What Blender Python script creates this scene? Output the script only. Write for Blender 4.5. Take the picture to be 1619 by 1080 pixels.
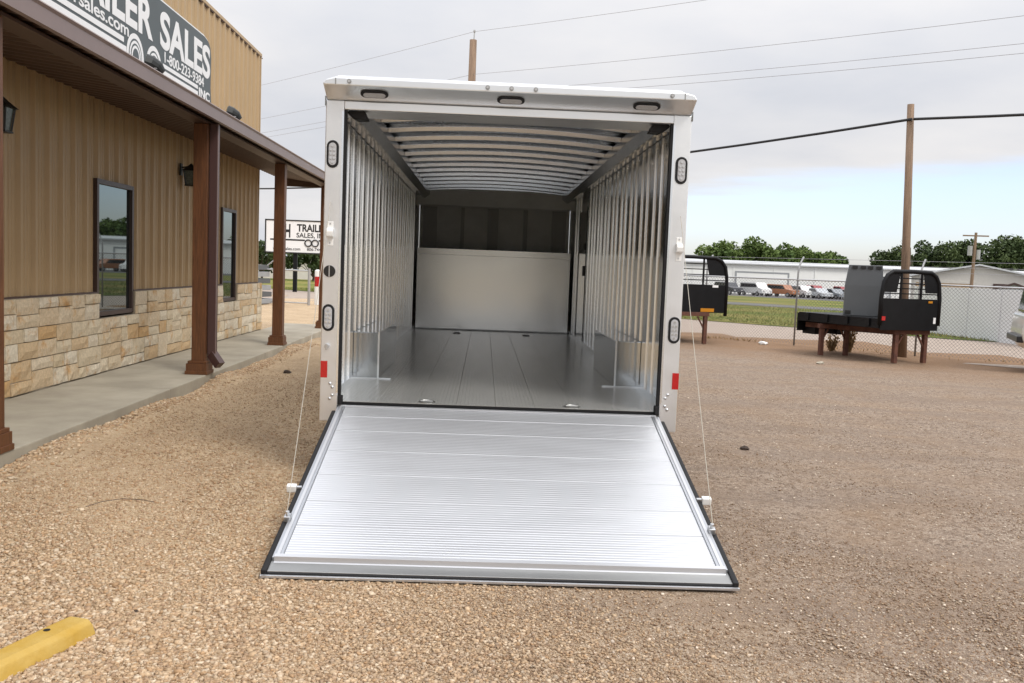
import bpy, bmesh, math, random
import numpy as np
from mathutils import Matrix, Vector, Euler
random.seed(7); rng = np.random.default_rng(11)
R = math.radians
sc = bpy.context.scene
for o in list(bpy.data.objects): bpy.data.objects.remove(o, do_unlink=True)
col = sc.collection

# ------------------------------------------------------------------ camera
YAW, PITCH, ROLL = 0.0326, -0.0787, 0.0386
CAM = Vector((-0.140, -6.603, 1.557))
fwd = Vector((math.sin(YAW)*math.cos(PITCH), math.cos(YAW)*math.cos(PITCH), math.sin(PITCH)))
rt = Vector((math.cos(YAW), -math.sin(YAW), 0)); up = rt.cross(fwd)
r2 = rt*math.cos(ROLL) + up*math.sin(ROLL); u2 = -rt*math.sin(ROLL) + up*math.cos(ROLL)
cd = bpy.data.cameras.new('camera'); cam = bpy.data.objects.new('camera', cd); col.objects.link(cam)
M = Matrix((r2, u2, -fwd)).transposed().to_4x4(); M.translation = CAM
cam.matrix_world = M
cd.sensor_width = 36; cd.lens = 36*1450.86/1619; cd.clip_start = .05; cd.clip_end = 5000
sc.camera = cam

# ------------------------------------------------------------------ world: hazy sky under the edge of a cloud deck
SUN_EL, SUN_AZ = R(48), R(140)          # azimuth clockwise from +Y (the way the camera looks)
w = bpy.data.worlds.new('World'); sc.world = w; w.use_nodes = True
nt = w.node_tree; nt.nodes.clear()
def wn(t, **k):
    n = nt.nodes.new(t)
    for a, b in k.items(): setattr(n, a, b)
    return n
def wl(a, b): nt.links.new(a, b)
def wmath(op, a, b=None, c=None, clamp=False):
    n = wn('ShaderNodeMath', operation=op); n.use_clamp = clamp
    for i, v in enumerate((a, b, c)):
        if v is None: continue
        if isinstance(v, (int, float)): n.inputs[i].default_value = v
        else: wl(v, n.inputs[i])
    return n.outputs[0]
wo = wn('ShaderNodeOutputWorld'); bg = wn('ShaderNodeBackground'); bg.inputs['Strength'].default_value = .15
sky = wn('ShaderNodeTexSky'); sky.sky_type = 'NISHITA'; sky.sun_disc = False
sky.sun_elevation = SUN_EL; sky.sun_rotation = SUN_AZ; sky.altitude = 900; sky.air_density = 1.0; sky.dust_density = 3.0; sky.ozone_density = 1.0
tc = wn('ShaderNodeTexCoord'); sep = wn('ShaderNodeSeparateXYZ'); wl(tc.outputs['Generated'], sep.inputs[0])
dx, dy, dz = sep.outputs
zc = wmath('MAXIMUM', dz, .012)
qx = wmath('DIVIDE', dx, zc); qy = wmath('DIVIDE', dy, zc)
com = wn('ShaderNodeCombineXYZ'); wl(qx, com.inputs[0]); wl(qy, com.inputs[1])
zs = wmath('ADD', wmath('MAXIMUM', dz, 0), .16)
com2 = wn('ShaderNodeCombineXYZ'); wl(wmath('DIVIDE', dx, zs), com2.inputs[0]); wl(wmath('DIVIDE', dy, zs), com2.inputs[1])
def wnoise(scale, detail, rough, off, cs=None):
    mp = wn('ShaderNodeMapping'); wl((cs or com).outputs[0], mp.inputs[0]); mp.inputs['Location'].default_value = off
    n = wn('ShaderNodeTexNoise'); wl(mp.outputs[0], n.inputs['Vector'])
    n.inputs['Scale'].default_value = scale; n.inputs['Detail'].default_value = detail; n.inputs['Roughness'].default_value = rough
    return n.outputs['Fac']
n_edge = wnoise(.22, 5, .55, (3.1, 1.7, 0))
n_body = wnoise(.95, 7, .52, (8.4, 2.2, 0), com2)
n_big = wnoise(.45, 3, .5, (1.4, 5.2, 0), com2)
# the deck ends along a line that lies far off to the right front
az = R(70)
along = wmath('ADD', wmath('MULTIPLY', qx, math.sin(az)), wmath('MULTIPLY', qy, math.cos(az)))
along = wmath('ADD', along, wmath('MULTIPLY', wmath('SUBTRACT', n_edge, .5), 7.0))
edge = wn('ShaderNodeMapRange'); edge.interpolation_type = 'SMOOTHSTEP'
wl(along, edge.inputs['Value']); edge.inputs['From Min'].default_value = 7.5; edge.inputs['From Max'].default_value = 5.5
edge.inputs['To Min'].default_value = .16; edge.inputs['To Max'].default_value = 1
# cloud brightness: an overcast deck, brighter overhead
grad = wmath('ADD', 1.0, wmath('MULTIPLY', wmath('POWER', wmath('MAXIMUM', dz, 0), 2.0), 2.4))
body = wmath('ADD', .71, wmath('MULTIPLY', n_body, .46)); body = wmath('ADD', body, wmath('MULTIPLY', n_big, .14))
lum = wmath('MULTIPLY', wmath('MULTIPLY', body, grad), 5.1)
ccol = wn('ShaderNodeMix'); ccol.data_type = 'RGBA'
ccol.inputs['A'].default_value = (.915, .94, 1.01, 1); ccol.inputs['B'].default_value = (1.0, .985, .99, 1)
fr = wn('ShaderNodeMapRange'); wl(n_body, fr.inputs['Value']); fr.inputs['From Min'].default_value = .35; fr.inputs['From Max'].default_value = .65
wl(fr.outputs[0], ccol.inputs['Factor'])
cmul = wn('ShaderNodeMix'); cmul.data_type = 'RGBA'; cmul.blend_type = 'MULTIPLY'; cmul.inputs['Factor'].default_value = 1
cg = wn('ShaderNodeCombineXYZ'); [wl(lum, cg.inputs[i]) for i in range(3)]
wl(ccol.outputs['Result'], cmul.inputs['A']); wl(cg.outputs[0], cmul.inputs['B'])
mix = wn('ShaderNodeMix'); mix.data_type = 'RGBA'
skm = wn('ShaderNodeMix'); skm.data_type = 'RGBA'; skm.blend_type = 'MULTIPLY'; skm.inputs['Factor'].default_value = 1
skm.inputs['B'].default_value = (1.66, 1.58, 1.72, 1); wl(sky.outputs[0], skm.inputs['A'])
wl(edge.outputs[0], mix.inputs['Factor']); wl(skm.outputs['Result'], mix.inputs['A']); wl(cmul.outputs['Result'], mix.inputs['B'])
wl(mix.outputs['Result'], bg.inputs['Color']); wl(bg.outputs[0], wo.inputs['Surface'])

# ------------------------------------------------------------------ sun behind thin cloud
sd = bpy.data.lights.new('sun', 'SUN'); sd.energy = 1.9; sd.angle = R(18); sd.color = (1, .96, .9)
sun = bpy.data.objects.new('sun', sd); col.objects.link(sun)
sdir = Vector((math.sin(SUN_AZ)*math.cos(SUN_EL), math.cos(SUN_AZ)*math.cos(SUN_EL), math.sin(SUN_EL)))
sun.rotation_euler = (-sdir).to_track_quat('-Z', 'Y').to_euler(); sun.location = (8, -14, 18)

sc.view_settings.view_transform = 'Standard'; sc.view_settings.look = 'None'
sc.view_settings.exposure = 0.0; sc.view_settings.gamma = 1; sc.view_settings.use_curve_mapping = False
sc.render.engine = 'CYCLES'
sc.cycles.max_bounces = 12; sc.cycles.diffuse_bounces = 4; sc.cycles.glossy_bounces = 8; sc.cycles.transmission_bounces = 6
sc.cycles.use_denoising = True; sc.cycles.sample_clamp_indirect = 8; sc.cycles.caustics_reflective = True

# ------------------------------------------------------------------ materials
def mat(name, colr, rough=.6, metal=0., vary=.0, vscale=3., c2=None, bump=0., bscale=40., spec=.5, stretch=None, coat=0., rvary=0.):
    m = bpy.data.materials.new(name); m.use_nodes = True
    t = m.node_tree; b = t.nodes['Principled BSDF']
    b.inputs['Base Color'].default_value = (*colr, 1); b.inputs['Roughness'].default_value = rough
    b.inputs['Metallic'].default_value = metal; b.inputs['Specular IOR Level'].default_value = spec
    b.inputs['Coat Weight'].default_value = coat
    tcn = t.nodes.new('ShaderNodeTexCoord'); src = tcn.outputs['Object']
    if stretch:
        mp = t.nodes.new('ShaderNodeMapping'); mp.inputs['Scale'].default_value = stretch; t.links.new(src, mp.inputs[0]); src = mp.outputs[0]
    if vary or c2 or rvary:
        n = t.nodes.new('ShaderNodeTexNoise'); n.inputs['Scale'].default_value = vscale; n.inputs['Detail'].default_value = 6; n.inputs['Roughness'].default_value = .62
        t.links.new(src, n.inputs['Vector'])
        mr = t.nodes.new('ShaderNodeMapRange'); mr.inputs['From Min'].default_value = .3; mr.inputs['From Max'].default_value = .7
        t.links.new(n.outputs['Fac'], mr.inputs['Value'])
        if vary or c2:
            mx = t.nodes.new('ShaderNodeMix'); mx.data_type = 'RGBA'
            a = tuple(max(0, c*(1-vary)) for c in colr); bb = c2 or tuple(min(1, c*(1+vary)) for c in colr)
            mx.inputs['A'].default_value = (*a, 1); mx.inputs['B'].default_value = (*bb, 1)
            t.links.new(mr.outputs[0], mx.inputs['Factor']); t.links.new(mx.outputs['Result'], b.inputs['Base Color'])
        if rvary:
            m2 = t.nodes.new('ShaderNodeMapRange'); m2.inputs['From Min'].default_value = .3; m2.inputs['From Max'].default_value = .7
            m2.inputs['To Min'].default_value = max(.02, rough-rvary); m2.inputs['To Max'].default_value = min(1, rough+rvary)
            t.links.new(n.outputs['Fac'], m2.inputs['Value']); t.links.new(m2.outputs[0], b.inputs['Roughness'])
    if bump:
        n2 = t.nodes.new('ShaderNodeTexNoise'); n2.inputs['Scale'].default_value = bscale; n2.inputs['Detail'].default_value = 5
        t.links.new(src, n2.inputs['Vector'])
        bp = t.nodes.new('ShaderNodeBump'); bp.inputs['Strength'].default_value = bump; bp.inputs['Distance'].default_value = .02
        t.links.new(n2.outputs['Fac'], bp.inputs['Height']); t.links.new(bp.outputs[0], b.inputs['Normal'])
    return m
MT = {}
def dm(n, *a, **k): MT[n] = mat(n, *a, **k)
dm('alu_frame', (.83, .845, .86), .40, 1., vary=.03, vscale=4, rvary=.05, bump=.02, bscale=8)
dm('alu_ramp', (.60, .61, .63), .40, .65, vary=.03, vscale=2.5, rvary=.03, stretch=(.6, 3, 3))
dm('alu_wall', (.66, .67, .67), .16, 1., vary=.02, vscale=1.5)
dm('alu_post', (.86, .885, .91), .22, .95, vary=.02, vscale=3, rvary=.02)
dm('alu_floor', (.76, .76, .73), .23, .68, vary=.04, vscale=.8, stretch=(2, .35, 1))
dm('alu_bulk', (.53, .52, .50), .22, 1., vary=.025, vscale=.9, rvary=.03, bump=.012, bscale=1.2)
dm('nose_panel', (.80, .80, .77), .6, .0, vary=.08)
dm('alu_roof', (.48, .51, .55), .28, 1., vary=.02, vscale=2, rvary=.03)
dm('alu_hood', (.78, .795, .81), .34, .9, vary=.02, vscale=3)
dm('alu_rail', (.34, .35, .36), .24, 1.)
dm('alu_edge', (.46, .475, .50), .36, .8)
dm('alu_box', (.52, .54, .55), .12, 1.)
dm('alu_lining', (.80, .81, .81), .20, .95)
dm('nose_stud', (.52, .52, .50), .6)
dm('alu_bow', (.50, .53, .565), .24, 1., vary=.03)
dm('alu_plate', (.66, .66, .65), .42, .75, vary=.03, vscale=1.5)
dm('alu_dark', (.35, .35, .34), .42, 1., vary=.05)
dm('skin_white', (.80, .80, .79), .30, 0., vary=.02, coat=.3)
dm('rubber', (.012, .012, .013), .62, 0., vary=.2, vscale=20, spec=.3)
dm('black_plastic', (.012, .012, .012), .4)
dm('lens_clear', (.42, .42, .43), .16, 0., vary=.12, vscale=90)
dm('led', (.62, .62, .62), .22, .6)
dm('red_reflector', (.42, .004, .006), .25, 0., vary=.12, vscale=160, coat=.5)
dm('white_plastic', (.80, .80, .78), .4)
dm('steel_cable', (.42, .39, .33), .5, .3)
dm('zinc', (.62, .63, .64), .38, 1.)
dm('siding', (.43, .305, .17), .48, 0., vary=.05, vscale=1.2, spec=.4)
dm('trim_brown', (.070, .040, .034), .45)
dm('fascia', (.205, .150, .140), .42, vary=.06, vscale=2)
dm('porch_ceiling', (.072, .040, .028), .5, vary=.12, vscale=2)
dm('roof_metal', (.13, .085, .075), .42, vary=.1)
dm('cedar', (.105, .040, .014), .5, vary=.30, vscale=7, stretch=(9, 9, .6), bump=.15, bscale=14, c2=(.155, .058, .020))
dm('downspout', (.068, .034, .032), .4)
dm('concrete', (.335, .30, .235), .82, vary=.13, vscale=1.6, bump=.12, bscale=60, c2=(.43, .39, .31))
dm('mortar', (.34, .29, .22), .9, vary=.15, vscale=20)
dm('window_frame', (.055, .034, .030), .4)
dm('sign_dark', (.042, .057, .060), .4, vary=.06)
dm('sign_white', (.78, .78, .78), .45)
dm('black_steel', (.006, .006, .007), .5, 0., vary=.3, vscale=4, spec=.22)
dm('rust', (.085, .030, .020), .75, vary=.35, vscale=9, bump=.2, c2=(.135, .052, .030))
dm('grey_paint', (.085, .091, .097), .45, vary=.06)
dm('amber', (.50, .20, .012), .35)
dm('galv', (.46, .46, .46), .45, .8, vary=.1)
dm('galv_dull', (.30, .30, .30), .6, .4)
dm('wire_mesh', (.20, .20, .21), .6, .3)
dm('wood_pole', (.225, .150, .100), .85, vary=.3, vscale=5, stretch=(6, 6, .4), bump=.3, bscale=20)
dm('cable_black', (.010, .010, .011), .55)
dm('wire_grey', (.34, .34, .36), .5)
dm('white_sheet', (.66, .67, .68), .5, vary=.05, vscale=.7)
dm('warehouse', (.82, .82, .79), .55, vary=.08, vscale=.12)
dm('warehouse_roof', (.50, .51, .52), .45, vary=.06, vscale=.2)
dm('tan_wall', (.50, .36, .22), .7, vary=.05)
dm('pale_wall', (.58, .55, .50), .7, vary=.05)
dm('brick_wall', (.26, .13, .09), .85, vary=.2, vscale=3)
dm('roof_grey', (.30, .31, .32), .7, vary=.1)
dm('roof_pale', (.58, .59, .60), .6, vary=.05)
dm('green_wall', (.08, .20, .12), .6)
dm('asphalt', (.105, .102, .102), .9, vary=.12, vscale=.6, bump=.1)
dm('line_paint', (.55, .55, .52), .7)
dm('yellow', (.43, .25, .020), .72, vary=.06, vscale=6, bump=.25, bscale=30, c2=(.47, .32, .085))
dm('tyre', (.016, .016, .016), .8)
dm('car_glass', (.02, .022, .025), .08)
dm('cream', (.52, .50, .45), .3, coat=.5)
dm('bark', (.10, .075, .055), .9, vary=.2)
dm('dry_plant', (.26, .17, .08), .9, vary=.3, vscale=8)
dm('clod', (.045, .030, .022), .95, vary=.2)
dm('wood_board', (.30, .20, .12), .8, vary=.2, vscale=6)
dm('iron', (.020, .022, .022), .45, .4)
dm('lantern_glass', (.09, .11, .10), .2, vary=.4, vscale=40)
# dark reflecting glazing
m = mat('glazing', (.012, .014, .015), .015); m.node_tree.nodes['Principled BSDF'].inputs['IOR'].default_value = 2.5
m.node_tree.nodes['Principled BSDF'].inputs['Specular Tint'].default_value = (.80, .97, .97, 1); MT['glazing'] = m

def node_mat(name):
    m = bpy.data.materials.new(name); m.use_nodes = True; t = m.node_tree
    MT[name] = m
    return t, t.nodes['Principled BSDF']
def N(t, ty, ins=None, **k):
    n = t.nodes.new(ty)
    for a, b in k.items(): setattr(n, a, b)
    for a, b in (ins or {}).items():
        if hasattr(b, 'is_linked') or isinstance(b, bpy.types.NodeSocket): t.links.new(b, n.inputs[a])
        else: n.inputs[a].default_value = b
    return n
def ramp(t, fac, stops):
    n = t.nodes.new('ShaderNodeValToRGB'); e = n.color_ramp.elements
    while len(e) < len(stops): e.new(.5)
    for i, (p, c) in enumerate(stops): e[i].position = p; e[i].color = (*c, 1)
    t.links.new(fac, n.inputs[0]); return n.outputs[0]
def mixc(t, f, a, b, mode='MIX'):
    n = t.nodes.new('ShaderNodeMix'); n.data_type = 'RGBA'; n.blend_type = mode
    for k, v in (('Factor', f), ('A', a), ('B', b)):
        if isinstance(v, bpy.types.NodeSocket): t.links.new(v, n.inputs[k])
        else: n.inputs[k].default_value = v if k == 'Factor' else (*v, 1)
    return n.outputs['Result']
def noise(t, src, scale, detail=5, rough=.6):
    n = N(t, 'ShaderNodeTexNoise', {'Vector': src, 'Scale': scale, 'Detail': detail, 'Roughness': rough}); return n.outputs['Fac']

# gravel: crushed stone, paler and coarser towards the building, browner and finer away from it
TAN = [(.0, (.38, .265, .155)), (.3, (.49, .355, .215)), (.6, (.56, .42, .27)), (.85, (.64, .525, .38)), (1., (.47, .31, .175))]
BRN = [(.0, (.140, .100, .072)), (.3, (.225, .163, .118)), (.6, (.30, .228, .170)), (.85, (.45, .38, .31)), (1., (.26, .18, .12))]
t, b = node_mat('gravel')
src = N(t, 'ShaderNodeTexCoord').outputs['Object']
sx = N(t, 'ShaderNodeSeparateXYZ', {0: src}).outputs
v1 = N(t, 'ShaderNodeTexVoronoi', {'Vector': src, 'Scale': 70.}); v2 = N(t, 'ShaderNodeTexVoronoi', {'Vector': src, 'Scale': 150.}); v3 = N(t, 'ShaderNodeTexVoronoi', {'Vector': src, 'Scale': 30.})
s1 = N(t, 'ShaderNodeSeparateColor', {0: v1.outputs['Color']}).outputs[0]
s2 = N(t, 'ShaderNodeSeparateColor', {0: v2.outputs['Color']}).outputs[0]
s3 = N(t, 'ShaderNodeSeparateColor', {0: v3.outputs['Color']}).outputs[1]
f12 = N(t, 'ShaderNodeMath', {0: s1, 1: s2}, operation='ADD').outputs[0]
f12 = N(t, 'ShaderNodeMath', {0: f12, 1: s3}, operation='ADD').outputs[0]
f12 = N(t, 'ShaderNodeMapRange', {'Value': f12, 'From Min': .65, 'From Max': 2.35}).outputs[0]
ct = ramp(t, f12, TAN); cb = ramp(t, f12, BRN)
nb = noise(t, src, .45, 5, .6)
xs = N(t, 'ShaderNodeMath', {0: sx[0], 1: N(t, 'ShaderNodeMath', {0: sx[1], 1: .10}, operation='MULTIPLY').outputs[0]}, operation='ADD').outputs[0]
xs = N(t, 'ShaderNodeMath', {0: xs, 1: N(t, 'ShaderNodeMath', {0: nb, 1: 3.2}, operation='MULTIPLY').outputs[0]}, operation='ADD').outputs[0]
fx = N(t, 'ShaderNodeMapRange', {'Value': xs, 'From Min': .0, 'From Max': 2.9}).outputs[0]
c = mixc(t, fx, ct, cb)
nbig = noise(t, src, 1.1, 6, .65)
dirt = N(t, 'ShaderNodeMapRange', {'Value': nbig, 'From Min': .42, 'From Max': .68}).outputs[0]
dirt = N(t, 'ShaderNodeMath', {0: dirt, 1: .6}, operation='MULTIPLY').outputs[0]
c = mixc(t, dirt, c, mixc(t, fx, (.36, .255, .165), (.275, .185, .115)))
# tyre-worn streaks running towards the gate
stv = N(t, 'ShaderNodeMapping', {0: src, 'Rotation': (0, 0, R(-40)), 'Scale': (.16, 1.3, 1)}).outputs[0]
st = noise(t, stv, 1.3, 5, .6)
sf = N(t, 'ShaderNodeMapRange', {'Value': st, 'From Min': .45, 'From Max': .65}).outputs[0]
sf = N(t, 'ShaderNodeMath', {0: sf, 1: N(t, 'ShaderNodeMath', {0: fx, 1: .5}, operation='MULTIPLY').outputs[0]}, operation='MULTIPLY').outputs[0]
c = mixc(t, sf, c, (.215, .165, .13))
# bare reddish earth along the fence
sn = N(t, 'ShaderNodeMath', {0: N(t, 'ShaderNodeMath', {0: sx[0], 1: .678}, operation='MULTIPLY').outputs[0], 1: N(t, 'ShaderNodeMath', {0: sx[1], 1: .735}, operation='MULTIPLY').outputs[0]}, operation='ADD').outputs[0]
sn = N(t, 'ShaderNodeMath', {0: sn, 1: N(t, 'ShaderNodeMath', {0: nb, 1: 5.}, operation='MULTIPLY').outputs[0]}, operation='ADD').outputs[0]
er = N(t, 'ShaderNodeMapRange', {'Value': sn, 'From Min': 14.0, 'From Max': 17.5}).outputs[0]
er = N(t, 'ShaderNodeMath', {0: er, 1: fx}, operation='MULTIPLY').outputs[0]
er = N(t, 'ShaderNodeMath', {0: er, 1: .75}, operation='MULTIPLY').outputs[0]
c = mixc(t, er, c, (.27, .155, .08))
t.links.new(c, b.inputs['Base Color']); b.inputs['Roughness'].default_value = .92; b.inputs['Specular IOR Level'].default_value = .25
h = N(t, 'ShaderNodeMath', {0: v1.outputs['Distance'], 1: v2.outputs['Distance']}, operation='ADD').outputs[0]
bp = N(t, 'ShaderNodeBump', {'Height': h, 'Strength': .6, 'Distance': .014}); bp.invert = True
nb2 = noise(t, src, 9., 6, .7)
bp2 = N(t, 'ShaderNodeBump', {'Height': nb2, 'Strength': .5, 'Distance': .05, 'Normal': bp.outputs[0]})
t.links.new(bp2.outputs[0], b.inputs['Normal'])

t, b = node_mat('pebble')
at = N(t, 'ShaderNodeAttribute', attribute_name='tint').outputs['Color']
src = N(t, 'ShaderNodeTexCoord').outputs['Object']
pn = noise(t, src, 160., 3, .6)
pm = N(t, 'ShaderNodeMapRange', {'Value': pn, 'From Min': .3, 'From Max': .7, 'To Min': .85, 'To Max': 1.12}).outputs[0]
t.links.new(mixc(t, 1., at, N(t, 'ShaderNodeCombineColor', {0: pm, 1: pm, 2: pm}).outputs[0], 'MULTIPLY'), b.inputs['Base Color'])
b.inputs['Roughness'].default_value = .85; b.inputs['Specular IOR Level'].default_value = .3

t, b = node_mat('drive_gravel')
src = N(t, 'ShaderNodeTexCoord').outputs['Object']
c = ramp(t, noise(t, src, 6., 8, .75), [(.3, (.24, .185, .145)), (.5, (.33, .265, .215)), (.7, (.42, .35, .29))])
t.links.new(c, b.inputs['Base Color']); b.inputs['Roughness'].default_value = .95

t, b = node_mat('grass_ground')
src = N(t, 'ShaderNodeTexCoord').outputs['Object']
mp = N(t, 'ShaderNodeMapping', {0: src, 'Rotation': (0, 0, R(-42.7)), 'Scale': (.35, 1., 1)}).outputs[0]
c = ramp(t, noise(t, mp, .22, 8, .68), [(.30, (.085, .12, .024)), (.46, (.135, .165, .034)), (.56, (.24, .215, .065)), (.72, (.33, .26, .105))])
c2 = ramp(t, noise(t, src, 5., 6, .7), [(.3, (.7, .7, .7)), (.7, (1.2, 1.2, 1.15))])
t.links.new(mixc(t, 1., c, c2, 'MULTIPLY'), b.inputs['Base Color']); b.inputs['Roughness'].default_value = .95; b.inputs['Specular IOR Level'].default_value = .15
bp = N(t, 'ShaderNodeBump', {'Height': noise(t, src, 20., 6, .7), 'Strength': .8, 'Distance': .08}); t.links.new(bp.outputs[0], b.inputs['Normal'])

t, b = node_mat('grass_blades')
rn = N(t, 'ShaderNodeAttribute', attribute_name='tint').outputs['Color']
t.links.new(rn, b.inputs['Base Color']); b.inputs['Roughness'].default_value = .8; b.inputs['Specular IOR Level'].default_value = .2

t, b = node_mat('limestone')
rn = N(t, 'ShaderNodeObjectInfo').outputs['Random']
src = N(t, 'ShaderNodeNewGeometry').outputs['Position']
base = ramp(t, rn, [(0., (.60, .49, .33)), (.25, (.68, .59, .44)), (.45, (.58, .43, .26)), (.65, (.70, .63, .50)), (.85, (.64, .52, .36)), (1., (.56, .36, .17))])
n1 = noise(t, src, 4.5, 6, .66)
f1 = N(t, 'ShaderNodeMapRange', {'Value': n1, 'From Min': .54, 'From Max': .72}).outputs[0]
c = mixc(t, f1, base, (.54, .30, .11))
n2 = noise(t, src, 28., 5, .7)
c = mixc(t, 1., c, ramp(t, n2, [(.3, (.80, .80, .80)), (.7, (1.12, 1.12, 1.12))]), 'MULTIPLY')
t.links.new(c, b.inputs['Base Color']); b.inputs['Roughness'].default_value = .88; b.inputs['Specular IOR Level'].default_value = .25
bp = N(t, 'ShaderNodeBump', {'Height': n2, 'Strength': .5, 'Distance': .012}); t.links.new(bp.outputs[0], b.inputs['Normal'])

def leaf_mat(name, a, bb):
    t, b = node_mat(name)
    rn = N(t, 'ShaderNodeAttribute', attribute_name='tint').outputs['Color']
    f = N(t, 'ShaderNodeSeparateColor', {0: rn}).outputs[0]
    t.links.new(mixc(t, f, a, bb), b.inputs['Base Color']); b.inputs['Roughness'].default_value = .7; b.inputs['Specular IOR Level'].default_value = .25
leaf_mat('leaf_green', (.042, .075, .016), (.13, .18, .045))
leaf_mat('leaf_dark', (.026, .045, .015), (.075, .102, .032))
def car_paint(n, c): dm(n, c, .3, coat=.6)
car_paint('paint_white', (.70, .70, .69)); car_paint('paint_orange', (.36, .13, .045)); car_paint('paint_silver', (.40, .42, .44))
car_paint('paint_red', (.30, .025, .03)); car_paint('paint_black', (.02, .022, .03)); car_paint('paint_grey', (.18, .20, .22))

# ------------------------------------------------------------------ mesh helpers
class MB:
    def __init__(s): s.v = []; s.f = []
    def add(s, v, f):
        n = len(s.v); s.v += [tuple(p) for p in v]; s.f += [tuple(i+n for i in q) for q in f]; return s
    def box(s, x0, x1, y0, y1, z0, z1):
        return s.add([(x0,y0,z0),(x1,y0,z0),(x1,y1,z0),(x0,y1,z0),(x0,y0,z1),(x1,y0,z1),(x1,y1,z1),(x0,y1,z1)],
                     [(0,3,2,1),(4,5,6,7),(0,1,5,4),(1,2,6,5),(2,3,7,6),(3,0,4,7)])
    def beam(s, p, q, w, h, upv=(0,0,1)):
        p, q = Vector(p), Vector(q); d = (q-p).normalized(); a = d.cross(Vector(upv))
        if a.length < 1e-4: a = d.cross(Vector((1,0,0)))
        a.normalize(); c = a.cross(d).normalized(); a *= w/2; c *= h/2
        return s.add([p-a-c,p+a-c,p+a+c,p-a+c,q-a-c,q+a-c,q+a+c,q-a+c],[(0,1,2,3),(7,6,5,4),(0,4,5,1),(1,5,6,2),(2,6,7,3),(3,7,4,0)])
    def tube(s, pts, r, n=8, cap=True):
        pts = [Vector(p) for p in pts]; k = len(pts); rs = r if isinstance(r, (list, tuple)) else [r]*k
        prev = None; V = []
        for i, p in enumerate(pts):
            d = (pts[min(i+1,k-1)]-pts[max(i-1,0)]).normalized()
            if prev is None:
                a = d.cross(Vector((0,0,1)));
                if a.length < .05: a = d.cross(Vector((1,0,0)))
            else: a = prev - d*prev.dot(d)
            a.normalize(); prev = a; bv = d.cross(a)
            for j in range(n):
                th = 2*math.pi*j/n; V.append(p+(a*math.cos(th)+bv*math.sin(th))*rs[i])
        F = [(i*n+j, i*n+(j+1)%n, (i+1)*n+(j+1)%n, (i+1)*n+j) for i in range(k-1) for j in range(n)]
        if cap: F += [tuple(range(n-1,-1,-1)), tuple((k-1)*n+j for j in range(n))]
        return s.add(V, F)
    def prism(s, poly, axis, a0, a1):
        """poly: 2D outline; axis 'x': (y,z) outline; 'y': (x,z); 'z': (x,y)"""
        def P(u, v, w_): return {'x': (w_,u,v), 'y': (u,w_,v), 'z': (u,v,w_)}[axis]
        n = len(poly); V = [P(u,v,a0) for u,v in poly]+[P(u,v,a1) for u,v in poly]
        F = [(i,(i+1)%n,n+(i+1)%n,n+i) for i in range(n)]+[tuple(range(n-1,-1,-1)), tuple(range(n,2*n))]
        return s.add(V, F)
    def disc(s, c, r, axis, h, n=16):
        c = Vector(c); d = {'x': Vector((h,0,0)), 'y': Vector((0,h,0)), 'z': Vector((0,0,h))}[axis]
        return s.tube([c, c+d], r, n)
    def build(s, name, m, parent=None, bevel=0., smooth=False, loc=None):
        me = bpy.data.meshes.new(name); me.from_pydata(s.v, [], s.f)
        bm = bmesh.new(); bm.from_mesh(me); bmesh.ops.recalc_face_normals(bm, faces=bm.faces)
        if bevel:
            ed = [e for e in bm.edges if len(e.link_faces) == 2 and e.calc_face_angle(0) > .5]
            bmesh.ops.bevel(bm, geom=ed, offset=bevel, segments=2, profile=.6, affect='EDGES', clamp_overlap=True)
        bm.to_mesh(me); bm.free()
        if smooth:
            for p in me.polygons: p.use_smooth = True
        me.materials.append(MT[m] if isinstance(m, str) else m)
        o = bpy.data.objects.new(name, me); col.objects.link(o)
        if parent: o.parent = parent
        if loc: o.location = loc
        return o
def tag(o, label, cat, group=None, kind=None):
    if label: o['label'] = label
    if cat: o['category'] = cat
    if group: o['group'] = group
    if kind: o['kind'] = kind
    return o
def empty(name, loc=(0,0,0), rz=0, label=None, cat=None, group=None):
    o = bpy.data.objects.new(name, None); col.objects.link(o); o.location = loc; o.rotation_euler = (0,0,rz); o.empty_display_size = .2
    return tag(o, label, cat, group)
def structure(o): o['kind'] = 'structure'; return o
def copy_tree(o, parent=None):
    c = o.copy(); col.objects.link(c); c.parent = parent
    for ch in list(o.children): copy_tree(ch, c)
    return c
def share(o, parent, loc=(0,0,0), rot=None, scale=None):
    c = o.copy(); col.objects.link(c); c.parent = parent; c.location = loc
    if rot: c.rotation_euler = rot
    if scale: c.scale = scale
    return c
def oval(cx, cz, L, Wd, vertical=True, n=8):
    r = Wd/2; h = L/2-r; pts = []
    for k in range(n+1):
        a = math.pi*k/n; pts.append((r*math.cos(a), h+r*math.sin(a)))
    for k in range(n+1):
        a = math.pi+math.pi*k/n; pts.append((r*math.cos(a), -h+r*math.sin(a)))
    if not vertical: pts = [(y, x) for x, y in pts]
    return [(cx+x, cz+y) for x, y in pts]
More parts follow.
